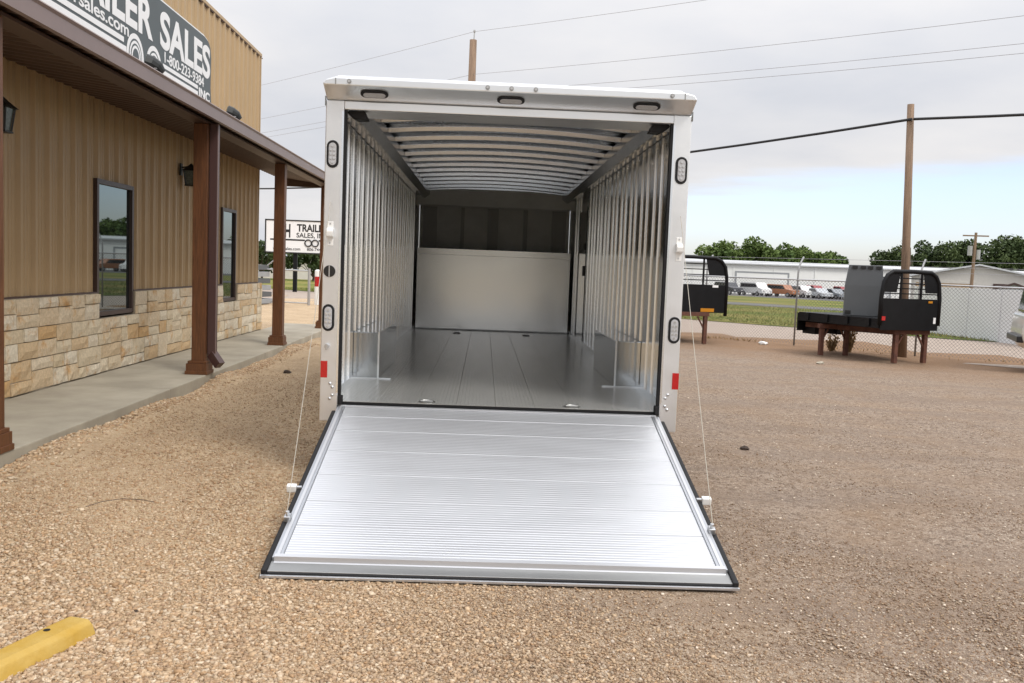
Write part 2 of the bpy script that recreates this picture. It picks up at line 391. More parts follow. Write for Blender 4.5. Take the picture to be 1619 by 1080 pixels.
def text(body, name, m, parent, mtx, size, depth=.006, align='LEFT', fitw=None, bold=0., space=1.):
    cu = bpy.data.curves.new(name, 'FONT'); cu.body = body; cu.size = size; cu.extrude = depth/2; cu.align_x = align; cu.offset = bold*size; cu.space_character = space
    to = bpy.data.objects.new(name, cu); col.objects.link(to)
    bpy.context.view_layer.update()
    me = bpy.data.meshes.new_from_object(to.evaluated_get(bpy.context.evaluated_depsgraph_get()))
    bpy.data.objects.remove(to, do_unlink=True); bpy.data.curves.remove(cu)
    if fitw:
        xs_ = [v.co.x for v in me.vertices]; k = fitw/(max(xs_)-min(xs_)); x0 = min(xs_)
        for v in me.vertices: v.co.x = (v.co.x-x0)*k
    me.materials.clear(); me.materials.append(MT[m])
    o = bpy.data.objects.new(name, me); col.objects.link(o); o.parent = parent; o.matrix_local = mtx
    return o

# ================================================================== SETTING
NX, NY = .678, .735                         # across the fence and the road
def nrm(s_, t_):                            # s: distance across, t: along (to the far left)
    k = math.hypot(NX, NY); n = Vector((NX/k, NY/k)); a = Vector((-NY/k, NX/k))
    p = n*(s_/k)+a*t_; return p.x, p.y
def gz(s_): return -.0085*min(max(0, s_-18), 115)
def strip(name, s0, s1, t0, t1, m, lift, jag=0., step=6., kind='structure'):
    ss = [s0]+[q for q in (18, 24, 30, 40, 50, 60, 80, 100, 120, 133) if s0 < q < s1]+[s1]
    ts = list(np.arange(t0, t1+.01, step)); V = []; F = []
    for i, s_ in enumerate(ss):
        for t_ in ts:
            j = jag*(random.random()-.5)*2 if (i in (0, len(ss)-1) and jag) else 0
            x, y = nrm(s_+j, t_); V.append((x, y, gz(s_+j)+lift))
    n = len(ts)
    for i in range(len(ss)-1):
        for k in range(n-1): F.append((i*n+k, i*n+k+1, (i+1)*n+k+1, (i+1)*n+k))
    o = MB().add(V, F).build(name, m); o['kind'] = kind
    return o
# the one sheet that reaches the horizon
ss = [-900, -60, 18, 60, 133, 400, 2500]; tt = [-2000, -300, -60, 0, 60, 300, 2000]
V = []; F = []
for s_ in ss:
    for t_ in tt:
        x, y = nrm(s_, t_); V.append((x, y, gz(s_)-.05))
for i in range(len(ss)-1):
    for k in range(len(tt)-1): F.append((i*7+k, i*7+k+1, (i+1)*7+k+1, (i+1)*7+k))
structure(MB().add(V, F).build('ground', 'grass_ground'))
# gravel lot, gently uneven, finer mesh near the camera
def lot_z(x, y):
    z = .016*math.sin(x*1.3+.4)*math.sin(y*.9)+.012*math.sin(x*2.7+y*1.9)+.02*math.sin(x*.31+1)*math.sin(y*.23)
    k = min(1, max(0, (abs(x)-1.3)/.8, (-2.6-y)/.9, (y-1.0)/.8)); z *= .15+.85*k*k*(3-2*k)
    return z-.012
gx = np.concatenate([np.arange(-60, -6, 3), np.arange(-6, 8, .28), np.arange(8, 61, 2.)]); gy = np.concatenate([np.arange(-40, -6, 2), np.arange(-6, 13, .28), np.arange(13, 60, 1.5)])
V = []; F = []; keep = {}
for j, y in enumerate(gy):
    for i, x in enumerate(gx):
        V.append((x, y, lot_z(x, y)))
W_ = len(gx)
for j in range(len(gy)-1):
    for i in range(W_-1):
        if NX*gx[i]+NY*gy[j] < 17.2: F.append((j*W_+i, j*W_+i+1, (j+1)*W_+i+1, (j+1)*W_+i))
o = MB().add(V, F).build('gravel_lot', 'gravel', smooth=True); structure(o)
strip('drive', 15.6, 26.0, -60, 90, 'drive_gravel', -.03, .35, 1.5)
strip('grass_verge', 25.7, 54.0, -80, 130, 'grass_ground', -.012, .5, 1.5)
strip('road', 53.0, 61.5, -120, 200, 'asphalt', .004, 0, 10)
strip('road_line', 57.1, 57.3, -120, 200, 'line_paint', .012, 0, 10)
strip('grass_median', 61.5, 101., -120, 200, 'grass_ground', -.002, .3, 3)
strip('parking_lot', 100, 150, -150, 260, 'asphalt', .006, .0, 10)

# sidewalk under the porch, three poured slabs with joints
sw = MB()
ys = [-9.5, -5.2, -.9, 3.4, 7.7, 11.2, 14.6]
for a, bb in zip(ys[:-1], ys[1:]): sw.box(-4.70, -3.50, a+.004, bb-.004, -.15, .12)
structure(sw.build('sidewalk', 'concrete', bevel=.012))

# ------------------------------------------------------------------ loose stones
def pebbles(name, pts, sizes, tints, label, zf, aniso=(.5, 1.)):
    n = len(pts)
    cube = np.array([(-1,-1,-1),(1,-1,-1),(1,1,-1),(-1,1,-1),(-1,-1,1),(1,-1,1),(1,1,1),(-1,1,1)], float)/math.sqrt(3)*1.05
    q = np.array([(0,3,2,1),(4,5,6,7),(0,1,5,4),(1,2,6,5),(2,3,7,6),(3,0,4,7)])
    V = np.repeat(cube[None], n, 0)*(1+rng.uniform(-.36, .36, (n, 8, 3)))
    sc_ = np.stack([rng.uniform(.7, 1.25, n), rng.uniform(.5, 1., n), rng.uniform(*aniso, n)*.75], 1)
    V *= sc_[:, None, :]*sizes[:, None, None]
    a = rng.uniform(0, 6.283, n); tl = rng.uniform(-.7, .7, n)
    ct_, st_ = np.cos(tl), np.sin(tl)
    y, z = V[..., 1].copy(), V[..., 2].copy(); V[..., 1] = y*ct_[:, None]-z*st_[:, None]; V[..., 2] = y*st_[:, None]+z*ct_[:, None]
    ca, sa = np.cos(a), np.sin(a); x, y = V[..., 0].copy(), V[..., 1].copy()
    V[..., 0] = x*ca[:, None]-y*sa[:, None]; V[..., 1] = x*sa[:, None]+y*ca[:, None]
    V += pts[:, None, :]; V[..., 2] += (sizes*zf)[:, None]
    faces = (q[None]+(np.arange(n)*8)[:, None, None]).reshape(-1)
    me = bpy.data.meshes.new(name); me.vertices.add(n*8); me.vertices.foreach_set('co', V.reshape(-1))
    nf = n*6; me.loops.add(nf*4); me.loops.foreach_set('vertex_index', faces.astype(np.int32))
    me.polygons.add(nf); me.polygons.foreach_set('loop_start', np.arange(nf, dtype=np.int32)*4)
    me.update(calc_edges=True)
    ca_ = me.color_attributes.new('tint', 'FLOAT_COLOR', 'POINT')
    cc = np.ones((n, 8, 4)); cc[..., :3] = tints[:, None, :]; ca_.data.foreach_set('color', cc.reshape(-1))
    me.materials.append(MT['pebble']); o = bpy.data.objects.new(name, me); col.objects.link(o)
    return tag(o, label, 'gravel', None, 'stuff')
def in_ramp(x, y): return (np.abs(x) < 1.2) & (y > -2.16) & (y < 9)
def tint_for(x, n):
    tan = np.array([(.48,.345,.225),(.54,.405,.275),(.58,.455,.33),(.45,.30,.18),(.53,.39,.26),(.63,.52,.40),(.41,.285,.19)])
    brn = np.array([(.34,.24,.17),(.42,.315,.23),(.50,.40,.315),(.29,.205,.145),(.52,.41,.30),(.38,.265,.18),(.58,.50,.415)])
    k = rng.integers(0, 7, n); f = np.clip((x+rng.uniform(-1.2, 1.2, n)-.2)/1.6+.5, 0, 1)[:, None]
    c = tan[k]*np.array([.93, .90, .84])*(1-f)+brn[k]*np.array([.74, .685, .615])*f
    return np.clip(c*rng.uniform(.80, 1.12, (n, 1)), 0, .8)
def scatter(n, ymin, ymax, dens_pow, smin, smax, xlim, bias):
    # positions thin out with distance; only ground the picture shows, and a bit beyond
    d0, d1 = ymin+6.6, ymax+6.6; u_ = rng.uniform(0, 1, n)
    p = 1-dens_pow; d = (d0**p+u_*(d1**p-d0**p))**(1/p)
    y = d-6.6; x = rng.uniform(-1, 1, n)*(d*.64+.3)+d*.03
    k = (~in_ramp(x, y)) & (x > -3.50) & (x < xlim) & (NX*x+NY*y < 15.5)
    # fewer and finer on the side away from the building
    k &= rng.uniform(0, 1, n) < np.where(x < bias, 1, np.clip(1-(x-bias)*.18, .55, 1))
    # packed bare patches and old wheel tracks on the open side
    g = np.sin(x*1.7+y*.55+1.2*np.sin(y*.9+x*.4))+np.sin(x*.9-y*1.3+2.1)+.9*np.sin((x*.80+y*.6)*3.3)
    k &= rng.uniform(0, 1, len(x)) < np.clip(np.clip(.72+.30*g, .22, 1)+np.clip((.9-x)*.8, 0, 1), 0, 1)
    x, y = x[k], y[k]; n = len(x)
    s = smin*(smax/smin)**(rng.uniform(0, 1, n)**1.9)
    s *= np.clip(1.0-.16*np.maximum(x+1.6, 0), .55, 1.0)*np.clip(1.25-.09*(y+3.6), 1, 1.25)
    z = np.array([lot_z(a, b_) for a, b_ in zip(x, y)])
    return np.stack([x, y, z], 1), s, tint_for(x, n)
P_, S_, T_ = scatter(300000, -3.75, 6.5, 1.75, .0042, .0150, 6, -.1)
pass
pebbles('gravel_stones', P_, S_, T_, 'loose tan and brown crushed gravel covering the lot', .25)
P_, S_, T_ = scatter(4200, -3.75, 9, 1.6, .012, .022, 6, -1.3)
pebbles('coarse_stones', P_, S_, T_, 'larger pale stones scattered through the tan gravel', .2)
n = 5200; d_ = 2.9+9.5*rng.uniform(0, 1, n)**1.6; y = d_-6.6; x = rng.uniform(.0, 1., n)*(d_*.66)+.3
k = ~in_ramp(x, y); x, y = x[k], y[k]; n = len(x)
pebbles('pale_stones', np.stack([x, y, [lot_z(a, b_) for a, b_ in zip(x, y)]], 1), .0035*(3.6**(rng.uniform(0, 1, n)**2.2)), np.clip(np.array([.60, .50, .40])*rng.uniform(.75, 1.15, (n, 1)), 0, .8), 'sparse pale stones on the packed brown dirt right of the ramp', .35)
# gravel heaped against the sidewalk edge
n = 5200; y = rng.uniform(-3, 11, n); x = -3.49+np.abs(rng.normal(0, .10, n))
lump = .5+.5*np.sin(y*2.1)*np.sin(y*.77+1); z = np.clip(.085*lump*(1-(x+3.49)/.30), 0, 1)+np.array([lot_z(a, b_) for a, b_ in zip(x, y)])
pebbles('gravel_bank', np.stack([x, y, z], 1), rng.uniform(.008, .022, n), tint_for(x, n), 'low uneven bank of gravel heaped along the concrete sidewalk edge', .1)
def ridge():
    V = []; F = []; yy = np.arange(-5, 13, .12)
    for y in yy:
        lp = .5+.5*math.sin(y*2.1)*math.sin(y*.77+1)
        for x, k in ((-3.495, 1.), (-3.40, .8), (-3.28, .35), (-3.16, 0)):
            V.append((x, y, lot_z(x, y)+.085*lp*k-.004+.012*(random.random()-.5)*(k > 0)))
    for i in range(len(yy)-1):
        for k in range(3): F.append((i*4+k, i*4+k+1, (i+1)*4+k+1, (i+1)*4+k))
    structure(MB().add(V, F).build('gravel_edge', 'gravel', smooth=True))
ridge()

# ================================================================== TRAILER
tr = empty('cargo_trailer', (0,0,0), 0, 'open white and aluminium enclosed cargo trailer with its rear ramp lowered', 'trailer')
HF = .555; LEN = 9.0; BK = 8.05
# floor planks (extruded, ribbed), each its own piece
fl = MB().box(-1.262, 1.262, .03, LEN-.05, HF-.09, HF-.006).build('floor', 'alu_dark', tr)
edges = [-1.26, -1.055, -.895, -.605, -.315, -.025, .265, .555, .845, 1.055, 1.26]
for a, bb in zip(edges[:-1], edges[1:]):
    mb = MB(); poly = [(a+.0008, HF-.0055)]; n = max(4, int((bb-a)/.028))
    for i in range(n):
        x0 = a+.002+(bb-a-.004)*i/n; x1 = a+.002+(bb-a-.004)*(i+1)/n; g = (x1-x0)*.14
        poly += [(x0, HF-.0009), (x0+g, HF), (x1-g, HF), (x1, HF-.0009)]
    poly.append((bb-.0008, HF-.0055))
    mb.prism(poly, 'y', .035, BK+.03); mb.build('plank', 'alu_floor', fl)
# checker tread strip at the threshold
mb = MB().box(-1.15, 1.15, .028, .036, HF-.05, HF-.002); mb.build('threshold_strip', 'rubber', tr)
for sx_ in (-1, 1):
    sk = MB().box(sx_*1.266 if sx_ > 0 else -1.288, 1.288 if sx_ > 0 else -1.266, .045, LEN, HF-.12, 2.812).build('side_wall', 'alu_wall', tr)
    for k in range(25):
        y0 = .22+.63*(k//2)+(.28 if k % 2 else 0)
        if sx_ > 0 and 5.95 < y0 < 7.1: continue
        if y0 > BK-.1: continue
        xi, xo = 1.2515, 1.2655
        pr = [(-.016, xo), (-.016, xo-.003), (0, xo-.003), (.004, xi), (.034, xi), (.050, xo-.003), (.062, xo-.003), (.062, xo)]
        pr = [(y0+a_, x_) for a_, x_ in pr]
        zb_ = HF+.41 if 1.36 < y0 < 2.95 else HF
        MB().prism([(sx_*x, y) for y, x in pr], 'z', zb_, 2.655).build('wall_post', 'alu_post', sk)
    # lower band of the wall lining and bottom rail
    MB().box(min(sx_*1.2635, sx_*1.2658), max(sx_*1.2635, sx_*1.2658), .05, BK, HF, 1.70).build('lining_panel', 'alu_lining', sk)
    MB().box(min(sx_*1.232, sx_*1.2625), max(sx_*1.232, sx_*1.2625), .06, 1.42, HF, HF+.045).build('bottom_rail', 'alu_post', sk)
    MB().box(min(sx_*1.232, sx_*1.2625), max(sx_*1.232, sx_*1.2625), 2.99, BK, HF, HF+.045).build('bottom_rail', 'alu_post', sk)
    # cove rail under the roof
    mb = MB().prism([(sx_*x, z) for x, z in ((1.262, 2.665), (1.165, 2.665), (1.155, 2.632), (1.125, 2.626), (1.05, 2.682), (1.05, 2.765), (1.262, 2.765))], 'y', .442, LEN-.02)
    mb.build('roof_rail', 'alu_rail', tr)
    # rub rail outside
    MB().box(min(sx_*1.289, sx_*1.303), max(sx_*1.289, sx_*1.303), .06, LEN, HF-.12, HF+.02).build('rub_rail', 'alu_frame', tr)
    # wheel box
    x0, x1 = sorted((sx_*1.04, sx_*1.262)); wb = MB().box(x0, x1, 1.43, 2.98, HF+.001, HF+.405).build('wheel_box', 'alu_box', tr, bevel=.006)
    x0, x1 = sorted((sx_*1.035, sx_*1.05)); MB().box(x0, x1, 1.422, 1.436, HF+.002, HF+.408).build('corner_trim', 'alu_post', wb)
    x0, x1 = sorted((sx_*.93, sx_*1.25)); MB().box(x0, x1, 1.405, 1.421, HF+.001, HF+.010).build('flange', 'alu_post', wb)
    # rear post
    x0, x1 = sorted((sx_*1.168, sx_*1.297)); rp = MB().box(x0, x1, 0, .062, .412, 2.692).build('rear_post', 'alu_frame', tr, bevel=.006)
    x0, x1 = sorted((sx_*1.168, sx_*1.182)); MB().box(x0, x1, -.004, -.0005, .62, 2.62).build('seal_flange', 'alu_post', rp)
    x0, x1 = sorted((sx_*1.150, sx_*1.1675)); MB().box(x0, x1, .004, .05, .60, 2.63).build('jamb_seal', 'rubber', rp)
    x0, x1 = sorted((sx_*1.135, sx_*1.167)); MB().box(x0, x1, -.012, .05, .535, .600).build('bump_stop', 'rubber', tr, bevel=.006)
# roof skin with slight arch, bows beneath it
def arch(x, zc_, zs): return zs+(zc_-zs)*(1-(x/1.27)**2)
xs_ = np.linspace(-1.285, 1.285, 13)
poly = [(x, arch(x, 2.862, 2.806)) for x in xs_]+[(x, arch(x, 2.842, 2.788)) for x in xs_[::-1]]
rf = MB().prism(poly, 'y', .02, LEN).build('roof', 'alu_roof', tr, smooth=False)
for k in range(14):
    y0 = .66+.572*k
    xs2 = np.linspace(-1.048, 1.048, 13)
    mb = MB(); prof = [(-.055, .034), (-.030, .034), (-.022, 0), (.022, 0), (.030, .034), (.055, .034), (.055, .040), (-.055, .040)]
    V = []; F = []; m_ = len(prof)
    for x in xs2:
        zz = arch(x, 2.785, 2.715)
        for py, pz in prof: V.append((x, y0+py, zz+pz))
    for i in range(len(xs2)-1):
        for j in range(m_): F.append((i*m_+j, i*m_+(j+1)%m_, (i+1)*m_+(j+1)%m_, (i+1)*m_+j))
    F += [tuple(range(m_)), tuple((len(xs2)-1)*m_+j for j in range(m_))]
    mb.add(V, F).build('roof_bow', 'alu_bow', rf)
# rear header, inner header plate, hood
hd = MB().box(-1.1675, 1.1675, .0005, .060, 2.634, 2.690).build('header', 'alu_frame', tr, bevel=.004)
MB().box(-1.26, 1.26, .0625, .44, 2.643, 2.700).build('inner_plate', 'alu_plate', hd)
hpoly = [(-1.292, 2.772), (-1.292, 2.782), (-1.272, 2.806), (-1.21, 2.820), (1.21, 2.820), (1.272, 2.806), (1.292, 2.782), (1.292, 2.772)]
bpoly = [(-1.292, 2.693), (-1.292, 2.80), (-1.272, 2.84), (-1.21, 2.868), (1.21, 2.868), (1.272, 2.84), (1.292, 2.80), (1.292, 2.693)]
n = len(hpoly); V = [(x, -.155, z) for x, z in hpoly]+[(x, .012, z) for x, z in bpoly]+[(x, .12, z) for x, z in bpoly]
F = [(i+k*n, (i+1) % n+k*n, n+(i+1) % n+k*n, n+i+k*n) for k in (0, 1) for i in range(n)]+[tuple(range(n)), tuple(range(3*n-1, 2*n-1, -1))]
hood = MB().add(V, F).build('hood', 'alu_hood', tr, bevel=.005)
for sx_ in (-1, 1):
    x0, x1 = sorted((sx_*1.204, sx_*1.212)); MB().box(x0, x1, -.1575, -.1553, 2.774, 2.817).build('seam', 'alu_dark', hood)
    x0, x1 = sorted((sx_*1.298, sx_*1.303)); MB().box(x0, x1, -.01, .02, 2.655, 2.720).build('end_tab', 'alu_dark', hood)
studs = (-1.115, -.165, 0., .168, 1.118)
for x in studs:
    s0 = MB().disc((x, -.1553, 2.797), .0155, 'y', -.006, 14).build('marker_light', 'alu_dark', tr)
    MB().disc((x, -.1615, 2.797), .009, 'y', -.005, 10).build('lens', 'lens_clear', s0)
def under_light(x):
    th = math.atan2(.079, .167)
    g = MB().prism(oval(0, 0, .195, .082, False), 'z', -.009, -.0008).build('hood_light', 'rubber', tr, bevel=.004)
    g.location = (x, -.078, 2.7345); g.rotation_euler = (-th, 0, 0)
    MB().prism(oval(0, .004, .155, .050, False), 'z', -.014, -.0092).build('lens', 'lens_clear', g, bevel=.002)
for x in (-.95, 0., .955): under_light(x)
def tail_light(x, z, lens):
    g = MB().prism(oval(x, z, .194, .086), 'y', -.008, -.0006).build('tail_light', 'rubber', tr, bevel=.004)
    MB().prism(oval(x, z, .158, .054), 'y', -.0135, -.0083).build('lens', lens, g, bevel=.003)
    mb = MB()
    for r_ in range(5):
        for c_ in ((-.012, .012) if r_ % 4 else (0,)):
            mb.disc((x+c_, -.0138, z+(r_-2)*.029), .0085, 'y', -.004, 8)
    mb.build('led_cluster', 'led', g)
for x, z in ((-1.242, 2.318), (1.238, 2.305), (-1.247, 1.160), (1.247, 1.160)): tail_light(x, z, 'lens_clear')
# round black vent plug, latch brackets, lock, reflectors, rivets
pl = MB().disc((-1.246, -.0006, 1.492), .042, 'y', -.008, 20).build('vent_plug', 'black_plastic', tr)
MB().box(-1.250, -1.243, -.0115, -.009, 1.452, 1.532).build('bar', 'zinc', pl)
for x, z in ((-1.246, 1.76), (1.250, 1.745)):
    br = MB().box(x-.021, x+.021, -.005, -.0006, z-.085, z+.085).build('latch_plate', 'white_plastic', tr, bevel=.002)
    MB().prism([(-.0055, z-.03), (-.05, z-.02), (-.056, z+.012), (-.045, z+.036), (-.0055, z+.042)], 'x', x-.024, x+.026).build('latch_hook', 'white_plastic', br, bevel=.006)
    mb = MB()
    for dz_ in (-.066, .07): mb.disc((x, -.0053, z+dz_), .006, 'y', -.003, 8)
    mb.build('screw', 'zinc', br)
lk = MB().tube([(-1.251, -.0006, .955), (-1.251, -.03, .955)], .017, 12).build('lock', 'zinc', tr); MB().box(-1.259, -1.243, -.036, -.0305, .93, .975).build('lock_tab', 'zinc', lk, bevel=.003)
for x in (-1.270, 1.276): MB().box(x-.024, x+.024, -.004, -.0006, .728, .848).build('reflector', 'red_reflector', tr, bevel=.001)
for sx_ in (-1, 1):
    for dx_, z in ((1.225, .686), (1.208, .660), (1.208, .602), (1.225, .576)):
        MB().tube([(sx_*dx_, -.0006, z), (sx_*dx_, -.006, z), (sx_*dx_, -.009, z)], [.011, .011, .006], 10).build('rivet', 'zinc', tr, smooth=True)
# corner speakers
for sx_ in (-1, 1):
    MB().prism([(sx_*x, z) for x, z in ((1.160, 2.622), (1.148, 2.641), (1.04, 2.641), (1.010, 2.582), (1.09, 2.576), (1.13, 2.596))], 'y', .075, .20).build('corner_speaker', 'rubber', tr, bevel=.008)
# floor rings
for x, y in ((-.53, .13), (.54, .13), (-.53, 7.30), (.52, 7.28)):
    g = MB().disc((x, y, HF+.0005), .062, 'z', .004, 18).build('floor_ring', 'alu_dark', tr)
    th = [math.pi*k/8 for k in range(9)]
    MB().tube([(x+.045*math.cos(a), y-.01+.03*math.sin(a), HF+.012) for a in th]+[(x-.045, y-.03, HF+.012), (x+.045, y-.03, HF+.012), (x+.045, y-.01, HF+.012)], .0042, 6).build('ring', 'alu_dark', g)
# bulkhead with cap and recessed upper front wall
bk = MB().box(-1.216, 1.216, BK, BK+.02, HF+.012, HF+1.19).build('bulkhead', 'alu_bulk', tr)
MB().prism([(BK-.012, HF+1.193), (BK-.012, HF+1.285), (BK+.16, HF+1.285), (BK+.16, HF+1.275), (BK, HF+1.268), (BK, HF+1.193)], 'x', -1.216, 1.216).build('cap', 'alu_bulk', bk)
MB().box(-1.216, 1.216, BK-.012, BK-.002, HF+.004, HF+.022).build('kick_strip', 'alu_dark', bk)
fw = MB().box(-1.262, 1.262, LEN-.02, LEN+.02, HF-.1, 2.875).build('front_wall', 'nose_panel', tr)
for a, bb in ((-.93, -.58), (-.50, -.14), (.08, .47), (.56, .93)): MB().box(a, bb, LEN-.035, LEN-.0205, 1.2, 2.47).build('wall_panel', 'nose_panel', fw)
for a, bb in ((-1.20, -.97), (-.57, -.51), (-.12, .06), (.48, .55), (.96, 1.20)): MB().box(a, bb, LEN-.075, LEN-.0205, 1.2, 2.55).build('wall_stud', 'nose_stud', fw)
MB().box(-1.26, 1.26, BK+.02, BK+.10, 2.52, 2.79).build('top_rail', 'nose_panel', fw)
# side door on the right wall
sdoor = MB().box(1.245, 1.2633, 6.05, 7.02, .60, 2.42).build('side_door', 'alu_wall', tr, bevel=.004)
MB().box(1.238, 1.2445, 6.02, 6.05, .58, 2.45).build('door_seal', 'rubber', sdoor); MB().box(1.238, 1.2445, 7.021, 7.05, .58, 2.45).build('door_seal', 'rubber', sdoor)
MB().box(1.215, 1.2445, 6.12, 6.19, 1.50, 1.64).build('latch', 'black_plastic', sdoor, bevel=.005)
MB().box(1.222, 1.2445, 6.10, 6.14, 1.86, 1.95).build('hinge', 'black_plastic', sdoor, bevel=.004)
# running gear and tongue
for sx_ in (-1, 1):
    for y in (1.82, 2.62):
        wl_ = MB().tube([(sx_*1.06, y, .33), (sx_*1.09, y, .33), (sx_*1.23, y, .33), (sx_*1.26, y, .33)], [.29, .33, .33, .29], 24).build('wheel', 'tyre', tr, smooth=False)
        MB().tube([(sx_*1.2605, y, .33), (sx_*1.272, y, .33)], [.19, .15], 18).build('rim', 'alu_frame', wl_)
MB().beam((-1.0, 1.82, .33), (1.0, 1.82, .33), .07, .07).beam((-1.0, 2.62, .33), (1.0, 2.62, .33), .07, .07).build('axle', 'black_steel', tr)
MB().box(-.9, -.8, .06, LEN, .33, HF-.125).box(.8, .9, .06, LEN, .33, HF-.125).build('chassis_rail', 'black_steel', tr)
MB().beam((-.8, LEN-.2, .39), (0, LEN+1.35, .39), .08, .12).beam((.8, LEN-.2, .39), (0, LEN+1.35, .39), .08, .12).box(-.05, .05, LEN+1.2, LEN+1.6, .35, .46).tube([(0, LEN+1.15, .002), (0, LEN+1.15, .75)], .035, 10).build('tongue', 'black_steel', tr)
# ramp door: local frame, x across, -y down the slope, z out of the tread
RL, RH = 2.205, .527
rang = math.asin((RH-.03)/RL)
ramp_o = MB().box(-1.165, 1.165, -RL+.012, -.012, -.030, -.006).build('ramp_door', 'alu_dark', tr, bevel=.003)
ramp_o.location = (0, -.012, RH); ramp_o.rotation_euler = (rang, 0, 0)
pe = [.030, .20, .45, .775, 1.12, 1.46, 1.742, 2.068]
for a, bb in zip(pe[:-1], pe[1:]):
    n = max(6, int((bb-a)/.0245)); poly = [(-a-.0015, -.0055)]
    for i in range(n):
        y0 = a+.0025+(bb-a-.005)*i/n; y1 = a+.0025+(bb-a-.005)*(i+1)/n; g = (y1-y0)
        poly += [(-y0, .0026), (-y0-g*.22, .0040), (-y0-g*.64, .0040), (-y0-g*.86, .0026)]
    poly.append((-bb+.0015, -.0055))
    MB().prism(poly, 'x', -1.106, 1.106).build('tread_plank', 'alu_ramp', ramp_o)
for sx_ in (-1, 1):
    x0, x1 = sorted((sx_*1.107, sx_*1.158)); MB().box(x0, x1, -2.09, -.03, -.005, .011).build('side_rail', 'alu_edge', ramp_o, bevel=.002)
    x0, x1 = sorted((sx_*1.124, sx_*1.140)); MB().box(x0, x1, -2.085, -.035, .0112, .0145).build('rail_rib', 'alu_ramp', ramp_o)
    x0, x1 = sorted((sx_*1.1585, sx_*1.189)); MB().box(x0, x1, -RL, -.10, -.026, .006).build('edge_seal', 'rubber', ramp_o, bevel=.008)
    ck = MB().box(*sorted((sx_*1.142, sx_*1.178)), -1.73, -1.68, .0065, .040).build('cable_anchor', 'zinc', ramp_o, bevel=.005)
    MB().disc((sx_*1.16, -1.705, .0405), .010, 'z', .022, 10).build('anchor_bolt', 'zinc', ck)
    kp = MB().box(*sorted((sx_*1.19, sx_*1.245)), -1.345, -1.305, -.012, .030).build('latch_keeper', 'white_plastic', ramp_o, bevel=.006)
    MB().box(*sorted((sx_*1.160, sx_*1.189)), -1.335, -1.315, .0065, .020).build('keeper_tab', 'zinc', kp)
MB().box(-1.14, 1.14, -.0285, -.004, -.005, .012).build('hinge_bar', 'alu_ramp', ramp_o, bevel=.003)
lp = MB().prism([(-2.070, -.004), (-2.070, .020), (-2.098, .020), (-2.104, -.004), (-2.165, -.016), (-2.165, -.022), (-2.070, -.012)], 'x', -1.145, 1.145).build('end_lip', 'alu_ramp', ramp_o)
MB().box(-1.158, 1.158, -RL, -2.168, -.028, -.010).build('end_seal', 'rubber', ramp_o, bevel=.005)
MB().box(-1.19, 1.19, -RL-.012, -RL-.0005, -.030, -.018).build('edge_trim', 'alu_ramp', ramp_o)
# lift cables
def ramp_pt(x, d, z): return Vector((x, -.012-d*math.cos(rang)-z*math.sin(-rang)*-1, RH-d*math.sin(rang)+z*math.cos(rang)))
for sx_ in (-1, 1):
    p1 = ramp_pt(sx_*1.162, 1.705, .06); p0 = Vector((sx_*1.245, -.03, 1.98))
    MB().tube([p0+(p1-p0)*k/10+Vector((0, 0, -.01*math.sin(math.pi*k/10))) for k in range(11)], .0022, 6).build('lift_cable', 'steel_cable', tr)

# ================================================================== OFFICE BUILDING
bd = empty('office_building', (-4.8, 6, 0), 0, 'tan metal-sided shop building with stone base and cedar-post porch', 'building')
XS, XST, YC = -4.80, -4.71, 12.30
def bpart(mb, name, m, parent=None, **k):
    o = mb.build(name, m, parent or bd, **k)
    if not parent:
        o.matrix_parent_inverse = Matrix.Translation(bd.location).inverted()
    return o
RIB = [(-.045, 0), (-.022, .037), (.022, .037), (.045, 0), (.105, 0), (.116, .008), (.136, .008), (.147, 0), (.170, 0), (.181, .008), (.201, .008), (.212, 0), (.260, 0)]
def rib_h(y):
    f = (y+.045) % .305-.045
    return float(np.interp(f, [q[0] for q in RIB], [q[1] for q in RIB]))
def siding(y0, y1, z0, z1, x):
    V = []; F = []; ys_ = [y0]
    for k in range(math.floor(y0/.305)-1, math.ceil(y1/.305)+2):
        ys_ += [k*.305+d for d, h_ in RIB[:-1] if y0+.001 < k*.305+d < y1-.001]
    ys_.append(y1)
    for y in ys_: V += [(x+rib_h(y), y, z0), (x+rib_h(y), y, z1)]
    for i in range(len(ys_)-1): F.append((2*i, 2*i+2, 2*i+3, 2*i+1))
    return V, F
W1 = (4.50, 5.64, .80, 2.44); W2 = (9.72, 10.62, .785, 2.44)
mb = MB()
for y0, y1, z0, z1 in ((-9.5, YC, 2.44, 5.60), (-9.5, W1[0], 1.095, 2.44), (W1[1], W2[0], 1.095, 2.44), (W2[1], YC, 1.095, 2.44)):
    mb.add(*siding(y0, y1, z0, z1, XS))
bpart(mb, 'metal_siding', 'siding')
bpart(MB().box(-13, XS-.005, YC-.02, YC, -.1, 5.60), 'end_wall', 'siding')
bpart(MB().box(-13, XS-.01, -9.5, -9.45, -.1, 5.6).box(-13, -12.95, -9.5, YC, -.1, 5.6).box(-13, XS-.01, -9.4, YC-.03, 5.3, 5.35), 'shell', 'siding')
bpart(MB().box(XS-.04, XS+.036, YC, YC+.05, 1.09, 5.60), 'corner_trim', 'siding')
bpart(MB().box(XS-.10, XS+.045, -9.5, YC+.055, 5.601, 5.66), 'parapet_cap', 'siding', bevel=.006)
mb = MB()
for k in range(-31, 41): mb.box(XS+.001, XS+.034, k*.305+.05, k*.305+.25, 5.585, 5.6005)
o = bpart(mb, 'rib_shadow', 'trim_brown'); o['kind'] = 'stuff'  # dark boxes imitate the serrated shadow between ribs under the cap
